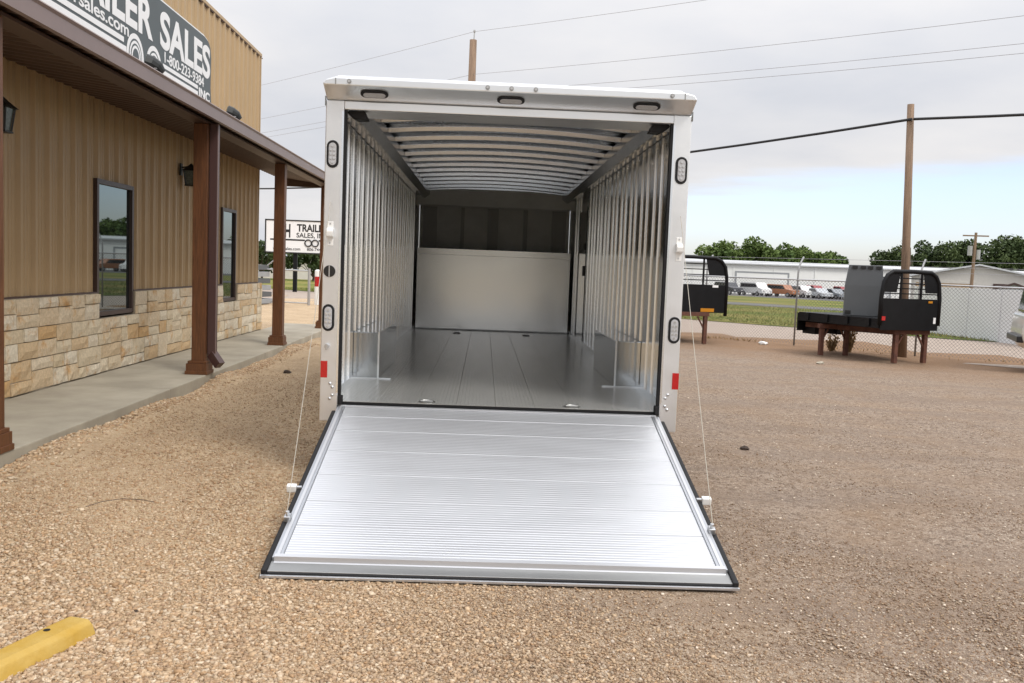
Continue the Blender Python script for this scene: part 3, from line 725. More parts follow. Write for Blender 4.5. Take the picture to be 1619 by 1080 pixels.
bpart(MB().box(XS-.02, XS+.055, -9.5, W1[0]-.003, 1.078, 1.096).box(XS-.02, XS+.055, W1[1]+.003, W2[0]-.003, 1.078, 1.096).box(XS-.02, XS+.055, W2[1]+.003, YC, 1.078, 1.096), 'base_trim', 'trim_brown')
# windows
for (y0, y1, z0, z1) in (W1, W2):
    mb = MB(); f_ = .055
    mb.box(XS-.11, XS+.050, y0, y0+f_, z0, z1).box(XS-.11, XS+.050, y1-f_, y1, z0, z1).box(XS-.11, XS+.049, y0+f_, y1-f_, z1-f_, z1).box(XS-.11, XS+.049, y0+f_, y1-f_, z0, z0+f_)
    fo = bpart(mb, 'window', 'window_frame')
    g = MB().box(XS+.004, XS+.012, y0+f_, y1-f_, z0+f_, z1-f_).build('pane', 'glazing', fo)
    MB().box(XS-.20, XS-.112, y0-.02, y1+.02, z0-.02, z1+.02).build('lining', 'trim_brown', fo)
# stone base: mortar bed and single stones
bpart(MB().box(XS-.12, XST-.022, -9.5, W1[0]-.004, .0, 1.078).box(XS-.12, XST-.022, W1[0]-.004, W1[1]+.004, 0, W1[2]-.025).box(XS-.12, XST-.022, W1[1]+.004, W2[0]-.004, 0, 1.078).box(XS-.12, XST-.022, W2[0]-.004, W2[1]+.004, 0, W2[2]-.025).box(XS-.12, XST-.022, W2[1]+.004, YC+.22, 0, 1.078), 'mortar_bed', 'mortar')
stone_n = 0
def stone(y0, y1, z0, z1):
    global stone_n
    g = .0055; y0 += g; y1 -= g; z0 += g; z1 -= g
    if y1-y0 < .03 or z1-z0 < .03: return
    ny, nz = 4, 3; V = []; F = []; e = .012
    off = random.uniform(-.008, .010)
    for k in range(nz):
        for j in range(ny):
            bd_ = j in (0, ny-1) or k in (0, nz-1)
            V.append((XST+off+(-.010 if bd_ else 0)+random.uniform(-.004, .007), y0+(y1-y0)*j/(ny-1)+(0 if j in (0, ny-1) else random.uniform(-.02, .02)*(y1-y0)), z0+(z1-z0)*k/(nz-1)+random.uniform(-.003, .003)))
    for k in range(nz-1):
        for j in range(ny-1): a = k*ny+j; F.append((a, a+1, a+ny+1, a+ny))
    ring = [j for j in range(ny)]+[ny*2-1]+[ny*3-1-j for j in range(ny)]+[ny]
    n0 = len(V); V += [(XST-.05, V[i][1], V[i][2]) for i in ring]; L = len(ring)
    for i in range(L): F.append((ring[i], ring[(i+1) % L], n0+(i+1) % L, n0+i))
    bpart(MB().add(V, F), 'stone', 'limestone'); stone_n += 1
def blocked(y0, y1, z0, z1):
    for W in (W1, W2):
        if y1 > W[0]+.01 and y0 < W[1]-.01 and z1 > W[2]-.01: return W
    return None
def lay(y0, y1, z0, z1):
    W = blocked(y0, y1, z0, z1)
    if not W: return stone(y0, y1, z0, z1)
    if y0 < W[0]-.02: stone(y0, W[0]-.004, z0, z1)
    if y1 > W[1]+.02: stone(W[1]+.004, y1, z0, z1)
    zt = W[2]-.022
    if zt-z0 > .05: stone(max(y0, W[0]-.004), min(y1, W[1]+.004), z0, zt)
zb = [.122, .30, .455, .615, .775, .93, 1.076]
random.seed(5)
for bi in range(3):
    y = .2
    while y < YC+.20:
        wd = random.uniform(.32, .68); y1 = min(y+wd, YC+.22)
        if YC+.22-y1 < .15: y1 = YC+.22
        z0, z1 = zb[bi*2], zb[bi*2+2]; r_ = random.random()
        if r_ < .10 and wd < .5: lay(y, y1, z0, z1)
        else:
            sp = z0+(z1-z0)*random.choice((.38, .44, .5, .56, .62))
            for a, bb in ((z0, sp), (sp, z1)):
                if wd > .50 and random.random() < .6:
                    c = y+(y1-y)*random.uniform(.35, .65); lay(y, c, a, bb); lay(c, y1, a, bb)
                else: lay(y, y1, a, bb)
        y = y1
# the run of stone out of the frame on the near side, joined
mb = MB(); y = -9.4
while y < .18:
    y1 = min(y+random.uniform(.3, .55), .195)
    for a, bb in zip(zb[:-1], zb[1:]): mb.box(XST-.05, XST+random.uniform(-.006, .006), y+.006, y1-.006, a+.006, bb-.006)
    y = y1
o = bpart(mb, 'stone_run', 'limestone'); o['kind'] = 'stuff'
# porch: posts with boxed bases, ceiling, roof, fascia
for k, y0 in enumerate((-.17, 4.72, 9.0, 13.35)):
    po = bpart(MB().box(-3.70, -3.53, y0, y0+.17, .13, 3.16), 'porch_post', 'cedar', bevel=.006)
    MB().box(-3.75, -3.502, y0-.05, y0+.22, .121, .255).box(-3.76, -3.492, y0-.06, y0+.23, .121, .165).box(-3.735, -3.51, y0-.03, y0+.20, .256, .285).build('base', 'cedar', po, bevel=.004)
EX, YE = -3.36, 13.78
def corr(y0, y1, xa, za, xb, zb_, amp, pitch):
    V = []; F = []; n = int((y1-y0)/pitch*4); prof = [0, amp, amp, 0]
    for i in range(n+1):
        y = y0+(y1-y0)*i/n; h_ = prof[i % 4]; V += [(xa, y, za+h_), (xb, y, zb_+h_)]
    for i in range(n): F.append((2*i, 2*i+1, 2*i+3, 2*i+2))
    return V, F
bpart(MB().add(*corr(-9.5, YE-.06, XS+.04, 3.36, EX-.03, 3.195, .022, .20)), 'porch_ceiling', 'porch_ceiling')
bpart(MB().add(*corr(-9.5, YE, XS+.04, 3.66, EX-.06, 3.335, .03, .30)), 'porch_roof', 'roof_metal')
bpart(MB().prism([(EX-.10, 3.20), (EX-.10, 3.305), (EX+.012, 3.325), (EX+.022, 3.312), (EX+.006, 3.29), (EX, 3.175), (EX-.035, 3.168)], 'y', -9.5, YE), 'gutter', 'fascia')
bpart(MB().box(-3.72, -3.52, -9.5, YE-.1, 3.165, 3.19), 'header_beam', 'porch_ceiling')
bpart(MB().box(XS+.04, EX-.02, YE-.058, YE-.012, 3.165, 3.34), 'end_fascia', 'porch_ceiling')
# downspout on the second post
ds = bpart(MB().box(-3.522, -3.425, 4.77, 4.86, .36, 3.17), 'downspout', 'downspout', bevel=.006)
MB().beam((-3.474, 4.815, .37), (-3.36, 4.76, .235), .095, .10).build('spout_elbow', 'downspout', ds)
MB().box(-3.43, -3.4185, 4.772, 4.785, .36, 3.165).build('spout_edge', 'fascia', ds)  # paler strip along the outer side edge of the downspout
# lanterns
def lantern(y, z, label):
    L = empty('wall_lantern', (XS+.03, y, z), 0, label, 'lantern', 'lanterns on the porch wall')
    MB().box(.0, .02, -.05, .05, -.02, .16).build('back_plate', 'iron', L, bevel=.004)
    MB().beam((.02, 0, .10), (.16, 0, .12), .02, .02).build('arm', 'iron', L)
    mb = MB()
    for sx_, sy_ in ((-1, -1), (1, -1), (1, 1), (-1, 1)): mb.beam((.16+sx_*.062, sy_*.062, -.16), (.16+sx_*.085, sy_*.085, .05), .014, .014)
    mb.box(.085, .235, -.075, .075, -.175, -.158).build('cage', 'iron', L)
    V = [(.16+a*.112, b_*.112, .05) for a, b_ in ((-1,-1),(1,-1),(1,1),(-1,1))]+[(.16+a*.05, b_*.05, .11) for a, b_ in ((-1,-1),(1,-1),(1,1),(-1,1))]+[(.16, 0, .17)]
    MB().add(V, [(0,1,5,4),(1,2,6,5),(2,3,7,6),(3,0,4,7),(4,5,8),(5,6,8),(6,7,8),(7,4,8),(3,2,1,0)]).build('cap', 'iron', L)
    V = [(.16+a*.055, b_*.055, -.157) for a, b_ in ((-1,-1),(1,-1),(1,1),(-1,1))]+[(.16+a*.078, b_*.078, .049) for a, b_ in ((-1,-1),(1,-1),(1,1),(-1,1))]
    MB().add(V, [(0,1,5,4),(1,2,6,5),(2,3,7,6),(3,0,4,7)]).build('glass', 'lantern_glass', L)
lantern(2.06, 2.80, 'black iron lantern left of the office window, cut by the picture edge')
lantern(7.52, 2.79, 'black iron lantern half hidden behind the downspout post')
# flood lights on the porch roof
def flood(y, label):
    L = empty('flood_light', (-3.95, y, 3.50), 0, label, 'flood light', 'flood lights on the porch roof')
    MB().tube([(0,0,0),(0,0,.10)], .012, 8).build('stem', 'iron', L)
    MB().tube([(.07,.03,.12),(.02,.01,.17),(-.04,-.02,.20),(-.10,-.04,.215)], [.05,.085,.10,.105], 14).build('housing', 'iron', L)
    MB().tube([(-.101,-.041,.215),(-.106,-.043,.216)], [.092,.085], 14).build('lens', 'lantern_glass', L)
    MB().beam((.03,-.09,.15),(.03,.09,.15), .03, .012).build('yoke', 'galv', L)
flood(4.12, 'small dark flood light in front of the sign wheels'); flood(7.42, 'small dark flood light near the building corner')
# ---- sign on the parapet
SX = XS+.055
sg = empty('shop_sign', (SX, 5, 4.4), 0, 'dark green sign with white lettering on the parapet of the tan building', 'sign')
sgi = Matrix.Translation(sg.location).inverted()
def rrect(y0, y1, z0, z1, r, n=5):
    pts = []
    for cy, cz, a0 in ((y1-r, z1-r, 0), (y0+r, z1-r, 90), (y0+r, z0+r, 180), (y1-r, z0+r, 270)):
        for k in range(n+1): a = R(a0+90*k/n); pts.append((cy+r*math.cos(a), cz+r*math.sin(a)))
    return pts
def sp(mb, name, m):
    o = mb.build(name, m, sg); o.matrix_parent_inverse = sgi; return o
def outline(g):   # right end with a curved waist
    pts = [(1.6, 3.72-g), (8.98+g, 3.72-g), (8.95+g, 3.95), (8.88+g, 4.16), (8.85+g, 4.32), (8.86+g, 4.55), (8.87+g, 4.80), (8.82+g, 4.95), (8.70+g*.6, 5.03+g*.6), (8.50, 5.06+g), (1.6, 5.06+g)]
    return pts
sp(MB().prism(outline(.028), 'x', SX-.012, SX), 'sign_border', 'sign_white')
sp(MB().prism(outline(0), 'x', SX+.001, SX+.012), 'sign_board', 'sign_dark')
XT = SX+.0135
def tmx(y, z): return Matrix(((0,0,1,XT),(1,0,0,y),(0,1,0,z),(0,0,0,1)))
def stext(body, y, z, size, fitw, bold=.02, name='lettering'):
    o = text(body, name, 'sign_white', sg, Matrix.Identity(4), size, .004, 'LEFT', fitw, bold); o.matrix_parent_inverse = sgi; o.matrix_basis = tmx(y, z); return o
stext('TRAILER', 3.02, 4.455, .68, 3.20, .030); stext('SALES', 6.50, 4.455, .68, 2.30, .030)
stext('trailersales.com', 3.02, 4.29, .215, 2.36, .016)
stext('1-800-223-9384', 6.68, 4.262, .205, 1.80, .014)
stext('INC', 8.24, 4.075, .20, .56, .03)
sp(MB().box(XT, XT+.003, 1.7, 5.22, 4.185, 4.250).box(XT, XT+.003, 1.7, 5.30, 4.060, 4.150).box(XT, XT+.003, 6.62, 8.18, 4.175, 4.230).box(XT, XT+.003, 6.62, 8.18, 4.055, 4.140), 'stripe', 'sign_white')
for cy in (5.60, 6.27):
    for k, r_ in enumerate((.29, .225, .20, .165, .14, .105)):
        sp(MB().tube([(XT+.0005+.0012*k, cy, 4.09), (XT+.0035+.0012*k, cy, 4.09)], r_, 40), 'wheel_ring', ('sign_white', 'sign_dark')[k % 2] if k else 'sign_white')
# ================================================================== YARD
# yellow parking stop, lower left
ps = empty('parking_stop', (-1.80, -3.0, 0), R(-18.5), 'yellow parking stop lying in the gravel at the lower left corner', 'parking stop')
prof = [(-.075, .0), (-.068, .040), (-.052, .060), (-.035, .066), (.040, .064), (.064, .050), (.085, .002)]
V = []; F = []; yy = [.145, .135, .07, .02, -.3, -.8, -1.5, -1.55]; n = len(prof)
for i, y in enumerate(yy):
    k = .72 if i in (0, len(yy)-1) else 1
    for x, z in prof: V.append((x*(1-.12*(1-k))+.004*math.sin(y*9+x*30), y+.004*math.sin(x*60), z*k-.006))
for i in range(len(yy)-1):
    for j in range(n): F.append((i*n+j, i*n+(j+1) % n, (i+1)*n+(j+1) % n, (i+1)*n+j))
F += [tuple(range(n)), tuple((len(yy)-1)*n+j for j in range(n))]
stp = MB().add(V, F).build('bar', 'yellow', ps, bevel=.008)
MB().disc((-.018, -.02, .0602), .0135, 'z', .0007, 12).build('bolt_hole', 'black_plastic', ps)
# chain-link fence along the lot
FS = 16.0
fence = empty('chain_link_fence', (*nrm(FS, 0), 0), 0, 'galvanised chain-link fence running behind the lot', 'fence')
fi = Matrix.Translation(fence.location).inverted()
def fp(mb, name, m, **k):
    o = mb.build(name, m, fence, **k); o.matrix_parent_inverse = fi; return o
def fpt(t_, z): x, y = nrm(FS, t_); return Vector((x, y, z))
T0, T1 = -9.0, 19.6; RT = 1.57
for t_ in (-8.9, -6.2, -3.45, -.7, 2.05, 4.83, 7.25, 9.9, 12.6, 15.4, 18.1):
    # post with curved barbed-wire arm leaning outward
    arm = [fpt(t_, 0), fpt(t_, RT), fpt(t_, RT+.14)]
    for k in range(1, 5):
        q = fpt(t_, RT+.14+.10*k); arm.append(q+Vector((NX, NY, 0))*(.016*k*k))
    fp(MB().tube(arm, .022, 8), 'post', 'galv_dull', smooth=True)
fp(MB().tube([fpt(T0, RT), fpt(T1, RT)], .021, 6), 'top_rail', 'galv')
for k in range(1, 4):
    fp(MB().tube([fpt(T0, RT+.14+.12*k)+Vector((NX, NY, 0))*(.02*k*k), fpt(T1, RT+.14+.12*k)+Vector((NX, NY, 0))*(.02*k*k)], .0035, 4), 'barbed_wire', 'wire_grey')
mb = MB(); pt_ = .078; Hh = RT-.05; t_ = T0-Hh
while t_ < T1:
    for sgn in (1, -1):
        a0, a1 = (t_, t_+Hh) if sgn > 0 else (t_+Hh, t_)
        z0, z1 = .04, RT-.01
        def clipseg(a0, z0, a1, z1):
            P, Q = np.array([a0, z0]), np.array([a1, z1])
            for lim, side in ((T0, 1), (T1, -1)):
                dp, dq = side*(P[0]-lim), side*(Q[0]-lim)
                if dp < 0 and dq < 0: return None
                if dp < 0: P = P+(Q-P)*(dp/(dp-dq))
                elif dq < 0: Q = Q+(P-Q)*(dq/(dq-dp))
            return P, Q
        r_ = clipseg(a0, z0, a1, z1)
        if r_ is not None and abs(r_[0][0]-r_[1][0]) > .01:
            mb.tube([fpt(r_[0][0], r_[0][1]), fpt(r_[1][0], r_[1][1])], .0031, 3, False)
    t_ += pt_
o = fp(mb, 'wire_mesh', 'wire_mesh'); o['kind'] = 'stuff'

# ---- truck flat beds on rusty stands
def stand(name_loc, rz, label, wd=.74, hh=.66):
    S = empty('steel_stand', name_loc, rz, label, 'stand', 'rusty stands under the truck beds')
    MB().beam((-wd/2-.08, 0, hh-.045), (wd/2+.08, 0, hh-.045), .10, .09).build('crossbeam', 'rust', S, bevel=.005)
    for sx_ in (-1, 1):
        MB().beam((sx_*wd/2, 0, 0), (sx_*wd/2, 0, hh-.09), .085, .085, (0,1,0)).build('leg', 'rust', S, bevel=.005)
        MB().beam((sx_*wd/2*.97, 0, hh*.45), (sx_*wd/2*.5, 0, hh-.10), .03, .03, (0,1,0)).build('brace', 'rust', S)
    return S
def flatbed(loc, rz, label, Wd, Ld, zb_=.665, dk=.21, rh=.92, plate=True, cut=True):
    B = empty('truck_flatbed', loc, rz, label, 'truck bed', 'black flatbeds standing on the lot')
    zt = zb_+dk; h = Wd/2
    MB().box(-h, h, 0, Ld, zt-.045, zt).build('deck', 'black_steel', B, bevel=.006)
    for sx_ in (-1, 1):
        x0, x1 = sorted((sx_*h*1.002, sx_*(h-.03))); MB().box(x0, x1, .02, Ld+.01, zb_+.02, zt-.046).build('side_rail', 'black_steel', B, bevel=.004)
        MB().box(sx_*.32-.04, sx_*.32+.04, .1, Ld-.05, zb_-.005, zt-.047).build('frame_rail', 'black_steel', B)
    for k_ in range(4):
        for sx_ in (-1, 1): MB().box(*sorted((sx_*(h+.0035), sx_*(h+.035))), .3+k_*(Ld-.6)/3-.05, .3+k_*(Ld-.6)/3+.05, zb_+.05, zt-.01).build('stake_pocket', 'black_steel', B)
    MB().box(-h, h, Ld+.012, Ld+.05, zb_-.20, zt-.02).build('tail_skirt', 'black_steel', B, bevel=.004)
    MB().box(-h*.5, h*.1, Ld-.25, Ld+.1, zb_-.24, zb_-.15).box(-h*.72, -h*.5, Ld-.3, Ld+.1, zb_-.26, zb_-.02).box(h*.1, h*.34, Ld-.3, Ld+.1, zb_-.26, zb_-.02).build('hitch_box', 'black_steel', B)
    # headache rack at the near end: rounded hoop, solid lower panel, bars, corner screens
    zt0 = zt-.12 if cut else zb_-.08; pan = zt+.40; top = zt+rh
    hoop = [(-h, 0, zt0), (-h, 0, pan), (-h*.985, 0, top-.42), (-h*.94, 0, top-.20), (-h*.83, 0, top-.07), (-h*.66, 0, top), (0, 0, top+.01), (h*.66, 0, top), (h*.83, 0, top-.07), (h*.94, 0, top-.20), (h*.985, 0, top-.42), (h, 0, pan), (h, 0, zt0)]
    MB().tube(hoop, .042, 8).build('rack_hoop', 'black_steel', B, smooth=True)
    MB().box(-h*.98, h*.98, -.012, .012, zb_-.01, pan).build('rack_panel', 'black_steel', B, bevel=.004)
    for x in (-h*.36, h*.34): MB().beam((x, 0, pan), (x, 0, top), .035, .035, (0,1,0)).build('rack_upright', 'black_steel', B)
    for k in range(4):
        z = pan+.06+(top-pan-.12)*(k+.35)/4; MB().beam((-h*.94, .02, z), (h*.94, .02, z), .022, .022).build('rack_bar', 'black_steel', B)
    for sx_ in (-1, 1):
        MB().prism([(sx_*h*x, z) for x, z in ((.40, top-.03), (.70, top-.03), (.90, top-.16), (.96, top-.40), (.50, top-.40))], 'y', -.006, .006).build('corner_screen', 'black_steel', B)
    if cut:
        MB().box(h*.60, h*.74, -.022, -.0125, pan-.075, pan-.035).build('marker_light', 'amber', B); MB().box(-h*.995, -h*.88, -.05, -.0125, zt-.03, zt+.05).build('side_marker', 'red_reflector', B)
        MB().box(h*.82, h*.90, -.016, -.0125, zt-.08, zt+.04).build('decal', 'sign_white', B)
    else: MB().box(h*.60, h*.76, -.016, -.0125, pan-.06, pan-.005).build('decal', 'sign_white', B)
    return B
rz2 = math.atan2(.327, .945)
w_ = Vector((.945, .327, 0)); a_ = Vector((-.327, .945, 0)); O2 = Vector((8.34, 11.31, 0))
fb2 = flatbed(O2+w_*(-.175)+a_*(-.12), rz2, 'black truck flatbed with hooped rack and grey cabinet, on stands before the pole', 1.46, 2.42)
stand(O2, rz2, 'rusty steel stand under the rack end of the flatbed before the pole')
stand(O2+w_*(-.60)+a_*1.50, rz2-.1, 'rusty steel stand under the tail end of the flatbed before the pole', .60)
cb_ = empty('steel_cabinet', O2+w_*(-.42)+a_*.92+Vector((0, 0, .876)), R(-20), 'tall grey steel cabinet standing on the deck of a black flatbed', 'cabinet')
V = [(-.36, 0, 0), (.34, 0, 0), (.34, .35, 0), (-.36, .35, 0), (-.36, 0, .62), (.38, 0, .62), (.38, .35, .62), (-.36, .35, .62), (-.30, .02, 1.04), (.34, .02, 1.04), (.34, .35, 1.04), (-.30, .35, 1.04)]
MB().add(V, [(0,1,2,3),(0,1,5,4),(1,2,6,5),(2,3,7,6),(3,0,4,7),(4,5,9,8),(5,6,10,9),(6,7,11,10),(7,4,8,11),(8,9,10,11)]).build('body', 'grey_paint', cb_, bevel=.008)
for x in (-.24, -.08, .06, .22): MB().box(x, x+.10, -.004, .03, .965, 1.02).build('vent_slot', 'black_plastic', cb_)
MB().box(-.33, -.22, -.012, -.001, .03, .10).build('lamp', 'black_plastic', cb_)
mb = MB()
for q in (-.30, .14):
    pa, pb = O2+w_*q+a_*.05+Vector((0, 0, .605)), O2+w_*(q-.42)+a_*2.25+Vector((0, 0, .605)); 
    sl = tag(MB().beam(pa, pb, .07, .10).build('stand_rail', 'rust'), 'rusty steel rail joining the two stands, %s side' % ('left' if q < 0 else 'right'), 'rail', 'rails joining the stands')
# the flatbed half behind the trailer
fb1 = flatbed((4.62, 14.5, 0), R(14), 'black truck flatbed with slatted rack, half hidden behind the trailer', 1.86, 2.5, .73, .24, 1.02, True, False)
MB().box(.28, .62, -.03, -.0125, .74, .82).build('amber_plate', 'amber', fb1)
stand(Vector((4.62, 14.42, 0)), R(14), 'rusty steel stand under the flatbed beside the trailer', .80, .73)
stand(Vector((4.25, 16.4, 0)), R(14), 'rusty steel stand behind the trailer, under the far end of a flatbed', .80, .73)

# wooden pole by the fence with its thick cable
up1 = empty('utility_pole', (8.86, 12.72, 0), 0, 'short wooden utility pole behind the flatbed, carrying a black cable', 'pole')
MB().tube([(0, 0, -.1), (-.09, 0, 2.6), (-.20, 0, 5.32)], [.098, .085, .070], 14).build('shaft', 'wood_pole', up1, smooth=True)
MB().tube([(-.19, -.09, 4.98), (-.19, .09, 4.98)], .018, 8).build('bolt', 'galv', up1)
tdir = Vector((-.735, .678, 0))
A = Vector((8.67, 12.63, 5.0)); Bq = A+tdir*46+Vector((0, 0, .9)); Cq = A-tdir*20+Vector((0, 0, .35))
mb = MB(); pts = [A+(Bq-A)*k/24-Vector((0, 0, 1.25*4*(k/24)*(1-k/24))) for k in range(25)]
mb.tube(pts, .029, 7); tag(mb.build('power_cable', 'cable_black'), 'thick black cable from the short pole towards the trailer roof', 'cable')
mb = MB(); pts = [A+Vector((.02, -.02, 0))+(Cq-A)*k/14-Vector((0, 0, .30*4*(k/14)*(1-k/14))) for k in range(15)]
mb.tube(pts, .029, 7); tag(mb.build('power_cable', 'cable_black'), 'thick black cable from the short pole out to the right edge', 'cable')
# tall pole behind the trailer and its wires
up2 = empty('utility_pole', (-.79, 23.5, 0), 0, 'tall wooden pole rising behind the trailer roof', 'pole')
MB().tube([(0, 0, -.2), (.02, 0, 8.82)], [.17, .115], 14).build('shaft', 'wood_pole', up2, smooth=True)
MB().tube([(.04, -.05, 8.80), (.05, -.05, 9.05)], .018, 8).tube([(.05, -.05, 9.05), (.05, -.05, 9.12)], .035, 8).build('insulator', 'galv', up2)
for z, lab in ((9.06, 'thin overhead wire on top of the tall pole'), (7.72, 'thin overhead wire, second from the top'), (7.15, 'thin overhead wire, upper of the low pair'), (6.95, 'thin overhead wire, lowest of the four')):
    P0 = Vector((-.74, 23.4, z)); mb = MB()
    e1, e2 = P0-tdir*46, P0+tdir*60
    mb.tube([P0+(e1-P0)*k/16-Vector((0, 0, .55*4*(k/16)*(1-k/16))) for k in range(16, -1, -1)]+[P0+(e2-P0)*k/16-Vector((0, 0, .8*4*(k/16)*(1-k/16))) for k in range(1, 17)], .0055, 5)
    tag(mb.build('overhead_wire', 'wire_grey'), lab, 'wire', 'overhead wires')

# long pale wall standing beyond the fence on the right
wl2 = empty('white_wall', (15.6, 17, 0), 0, 'long low white sheet wall beyond the chain-link fence', 'wall')
for k in range(8):
    y0 = 26.6-1.9*(k+1); MB().box(0, .05, y0-17+.004, y0+1.9-17-.004, -.15, 1.50+.01*(k % 2)).build('panel', 'white_sheet', wl2, bevel=.006)
    MB().box(-.02, -.001, y0-17-.03, y0-17+.03, -.15, 1.49).build('batten', 'white_sheet', wl2)
# vehicle whose tail just enters the frame on the right
def wheel(mbp, x, y, r, wd, parent):
    a = MB().tube([(x, y-wd/2, r), (x, y-wd/2+.03, r), (x, y+wd/2-.03, r), (x, y+wd/2, r)], [r*.86, r, r, r*.86], 20).build('wheel', 'tyre', parent)
    MB().tube([(x, y-wd/2-.004, r), (x, y+wd/2+.004, r)], r*.58, 14).build('rim', 'galv', a); return a
sv = empty('parked_vehicle', (10.17, 10.76, 0), R(-24), 'cream vehicle with dark rear glass, cut off by the right edge', 'vehicle')
prof = [(0, .60), (-.03, .72), (.0, 1.05), (.04, 1.10), (3.4, 1.12), (4.4, 1.0), (4.5, .6), (4.3, .38), (.1, .42)]
MB().prism(prof, 'y', -.85, .85).build('body', 'cream', sv, bevel=.05)
MB().prism([(.05, 1.105), (.16, 1.78), (.35, 1.86), (2.3, 1.84), (3.2, 1.13)], 'y', -.74, .74).build('cabin', 'car_glass', sv, bevel=.05)
MB().prism([(.14, 1.80), (.3, 1.90), (2.3, 1.88), (2.5, 1.78), (2.3, 1.845), (.36, 1.862)], 'y', -.72, .72).build('roof', 'cream', sv)
MB().box(-.10, .02, -.8, .8, .56, .68).build('bumper', 'black_plastic', sv, bevel=.02)
for x in (.95, 3.6):
    for y in (-.78, .78): wheel(None, x, y, .36, .24, sv)

# ---- parked cars across the road
def car(px, s_, body, kind, label, flip=1):
    x, y = px; s0 = NX*x+NY*y
    Cc = empty('parked_car', (x, y, gz(s0)), R(-68)+s_, label, 'car', 'cars parked across the road')
    if kind == 'van':
        pr_ = [(-2.4, .35), (-2.45, .9), (-2.35, 1.75), (-2.2, 1.85), (1.0, 1.85), (1.5, 1.20), (2.35, 1.0), (2.45, .4)]
        gl = [(-2.2, 1.15), (-2.15, 1.65), (.95, 1.65), (1.32, 1.18)]
    elif kind == 'suv':
        pr_ = [(-2.2, .4), (-2.25, 1.0), (-2.0, 1.62), (-1.8, 1.7), (.6, 1.68), (1.1, 1.12), (2.1, .98), (2.2, .42)]
        gl = [(-1.95, 1.1), (-1.8, 1.55), (.55, 1.55), (.95, 1.1)]
    elif kind == 'truck':
        pr_ = [(-2.6, .5), (-2.62, 1.05), (-.6, 1.06), (-.5, 1.72), (-.35, 1.8), (.75, 1.78), (1.3, 1.15), (2.4, 1.05), (2.5, .5)]
        gl = [(-.42, 1.15), (-.36, 1.66), (.7, 1.66), (1.1, 1.15)]
    else:
        pr_ = [(-2.2, .35), (-2.25, .85), (-1.6, .95), (-1.0, 1.40), (.3, 1.42), (1.0, .95), (2.1, .82), (2.2, .36)]
        gl = [(-1.5, .95), (-.98, 1.32), (.27, 1.34), (.85, .95)]
    MB().prism(pr_, 'y', -.86, .86).build('body', body, Cc, bevel=.06)
    MB().prism(gl, 'y', -.868, .868).build('side_glass', 'car_glass', Cc)
    for a in (-1.42, 1.42):
        for yy_ in (-.78, .78): wheel(None, a, yy_, .33, .2, Cc)
    MB().box(pr_[-1][0]-.02, pr_[-1][0]+.03, -.7, -.45, .6, .74).build('headlight', 'lens_clear', Cc); MB().box(pr_[-1][0]-.02, pr_[-1][0]+.03, .45, .7, .6, .74).build('headlight', 'lens_clear', Cc)
cars = [((33.2, 118), 'paint_black', 'suv', 'dark car at the left end of the row across the road', 0.), ((36.8, 117.5), 'paint_white', 'van', 'white van with side windows in the row across the road', 0),
        ((39.2, 121.), 'paint_white', 'suv', 'white car just right of the van, partly hidden', .1), ((40.5, 117.5), 'paint_orange', 'suv', 'orange car in the middle of the row across the road', .25),
        ((43.4, 118.), 'paint_white', 'suv', 'white car right of the orange car across the road', -.1), ((45.0, 116.0), 'paint_silver', 'sedan', 'silver car low behind the fence post across the road', -.2),
        ((46.1, 121.5), 'paint_red', 'truck', 'red pickup parked behind the silver cars', .1), ((47.3, 116.5), 'paint_grey', 'sedan', 'grey car in the row across the road, near the cabinet', -.1),
        ((49.3, 116.0), 'paint_silver', 'sedan', 'silver sedan beside the grey car across the road', -.3), ((50.0, 121.5), 'paint_red', 'truck', 'second red pickup, farther right in the row', .1), ((52.3, 116.5), 'paint_white', 'sedan', 'white car at the right end of the row', .1)]
for px, bdy, kd, lab, rot in cars: car(px, rot, bdy, kd, lab)
# ---- warehouse across the road
def gable_house(name, loc, rz, L, D, eave, ridge_, wall, roof, label, cat, doors=(), along=True):
    Hh_ = empty(name, loc, rz, label, cat)
    if along:
        MB().box(-L/2, L/2, 0, D, -1, eave).build('wall', wall, Hh_)
        V = [(-L/2-.4, -.5, eave-.02), (L/2+.4, -.5, eave-.02), (L/2+.4, D/2, ridge_), (-L/2-.4, D/2, ridge_), (-L/2-.4, D+.5, eave-.02), (L/2+.4, D+.5, eave-.02)]
        V2 = [(x, y, z+.18) for x, y, z in V]
        MB().add(V+V2, [(0,1,2,3),(3,2,5,4),(6,7,8,9),(9,8,11,10),(0,1,7,6),(4,5,11,10),(0,3,9,6),(3,4,10,9),(1,2,8,7),(2,5,11,8)]).build('roof', roof, Hh_)
    else:
        MB().prism([(-L/2, -1), (L/2, -1), (L/2, eave), (0, ridge_), (-L/2, eave)], 'y', 0, D).build('wall', wall, Hh_)
        V = [(-L/2-.5, -.5, eave-.12), (0, -.5, ridge_+.04), (L/2+.5, -.5, eave-.12), (-L/2-.5, D+.4, eave-.12), (0, D+.4, ridge_+.04), (L/2+.5, D+.4, eave-.12)]
        V2 = [(x, y, z+.2) for x, y, z in V]
        MB().add(V+V2, [(0,1,4,3),(1,2,5,4),(6,7,10,9),(7,8,11,10),(0,1,7,6),(1,2,8,7),(3,4,10,9),(4,5,11,10),(0,3,9,6),(2,5,11,8)]).build('roof', roof, Hh_)
    for (x0, x1, z0, z1, m_, fr_) in doors:
        MB().box(x0-.25, x0-.001, -.12, -.02, z0, z1+.25).box(x1+.001, x1+.25, -.12, -.02, z0, z1+.25).box(x0, x1, -.12, -.02, z1, z1+.25).build('door_frame', fr_, Hh_)
        MB().box(x0, x1, -.08, -.015, z0, z1).build('door', m_, Hh_)
    return Hh_
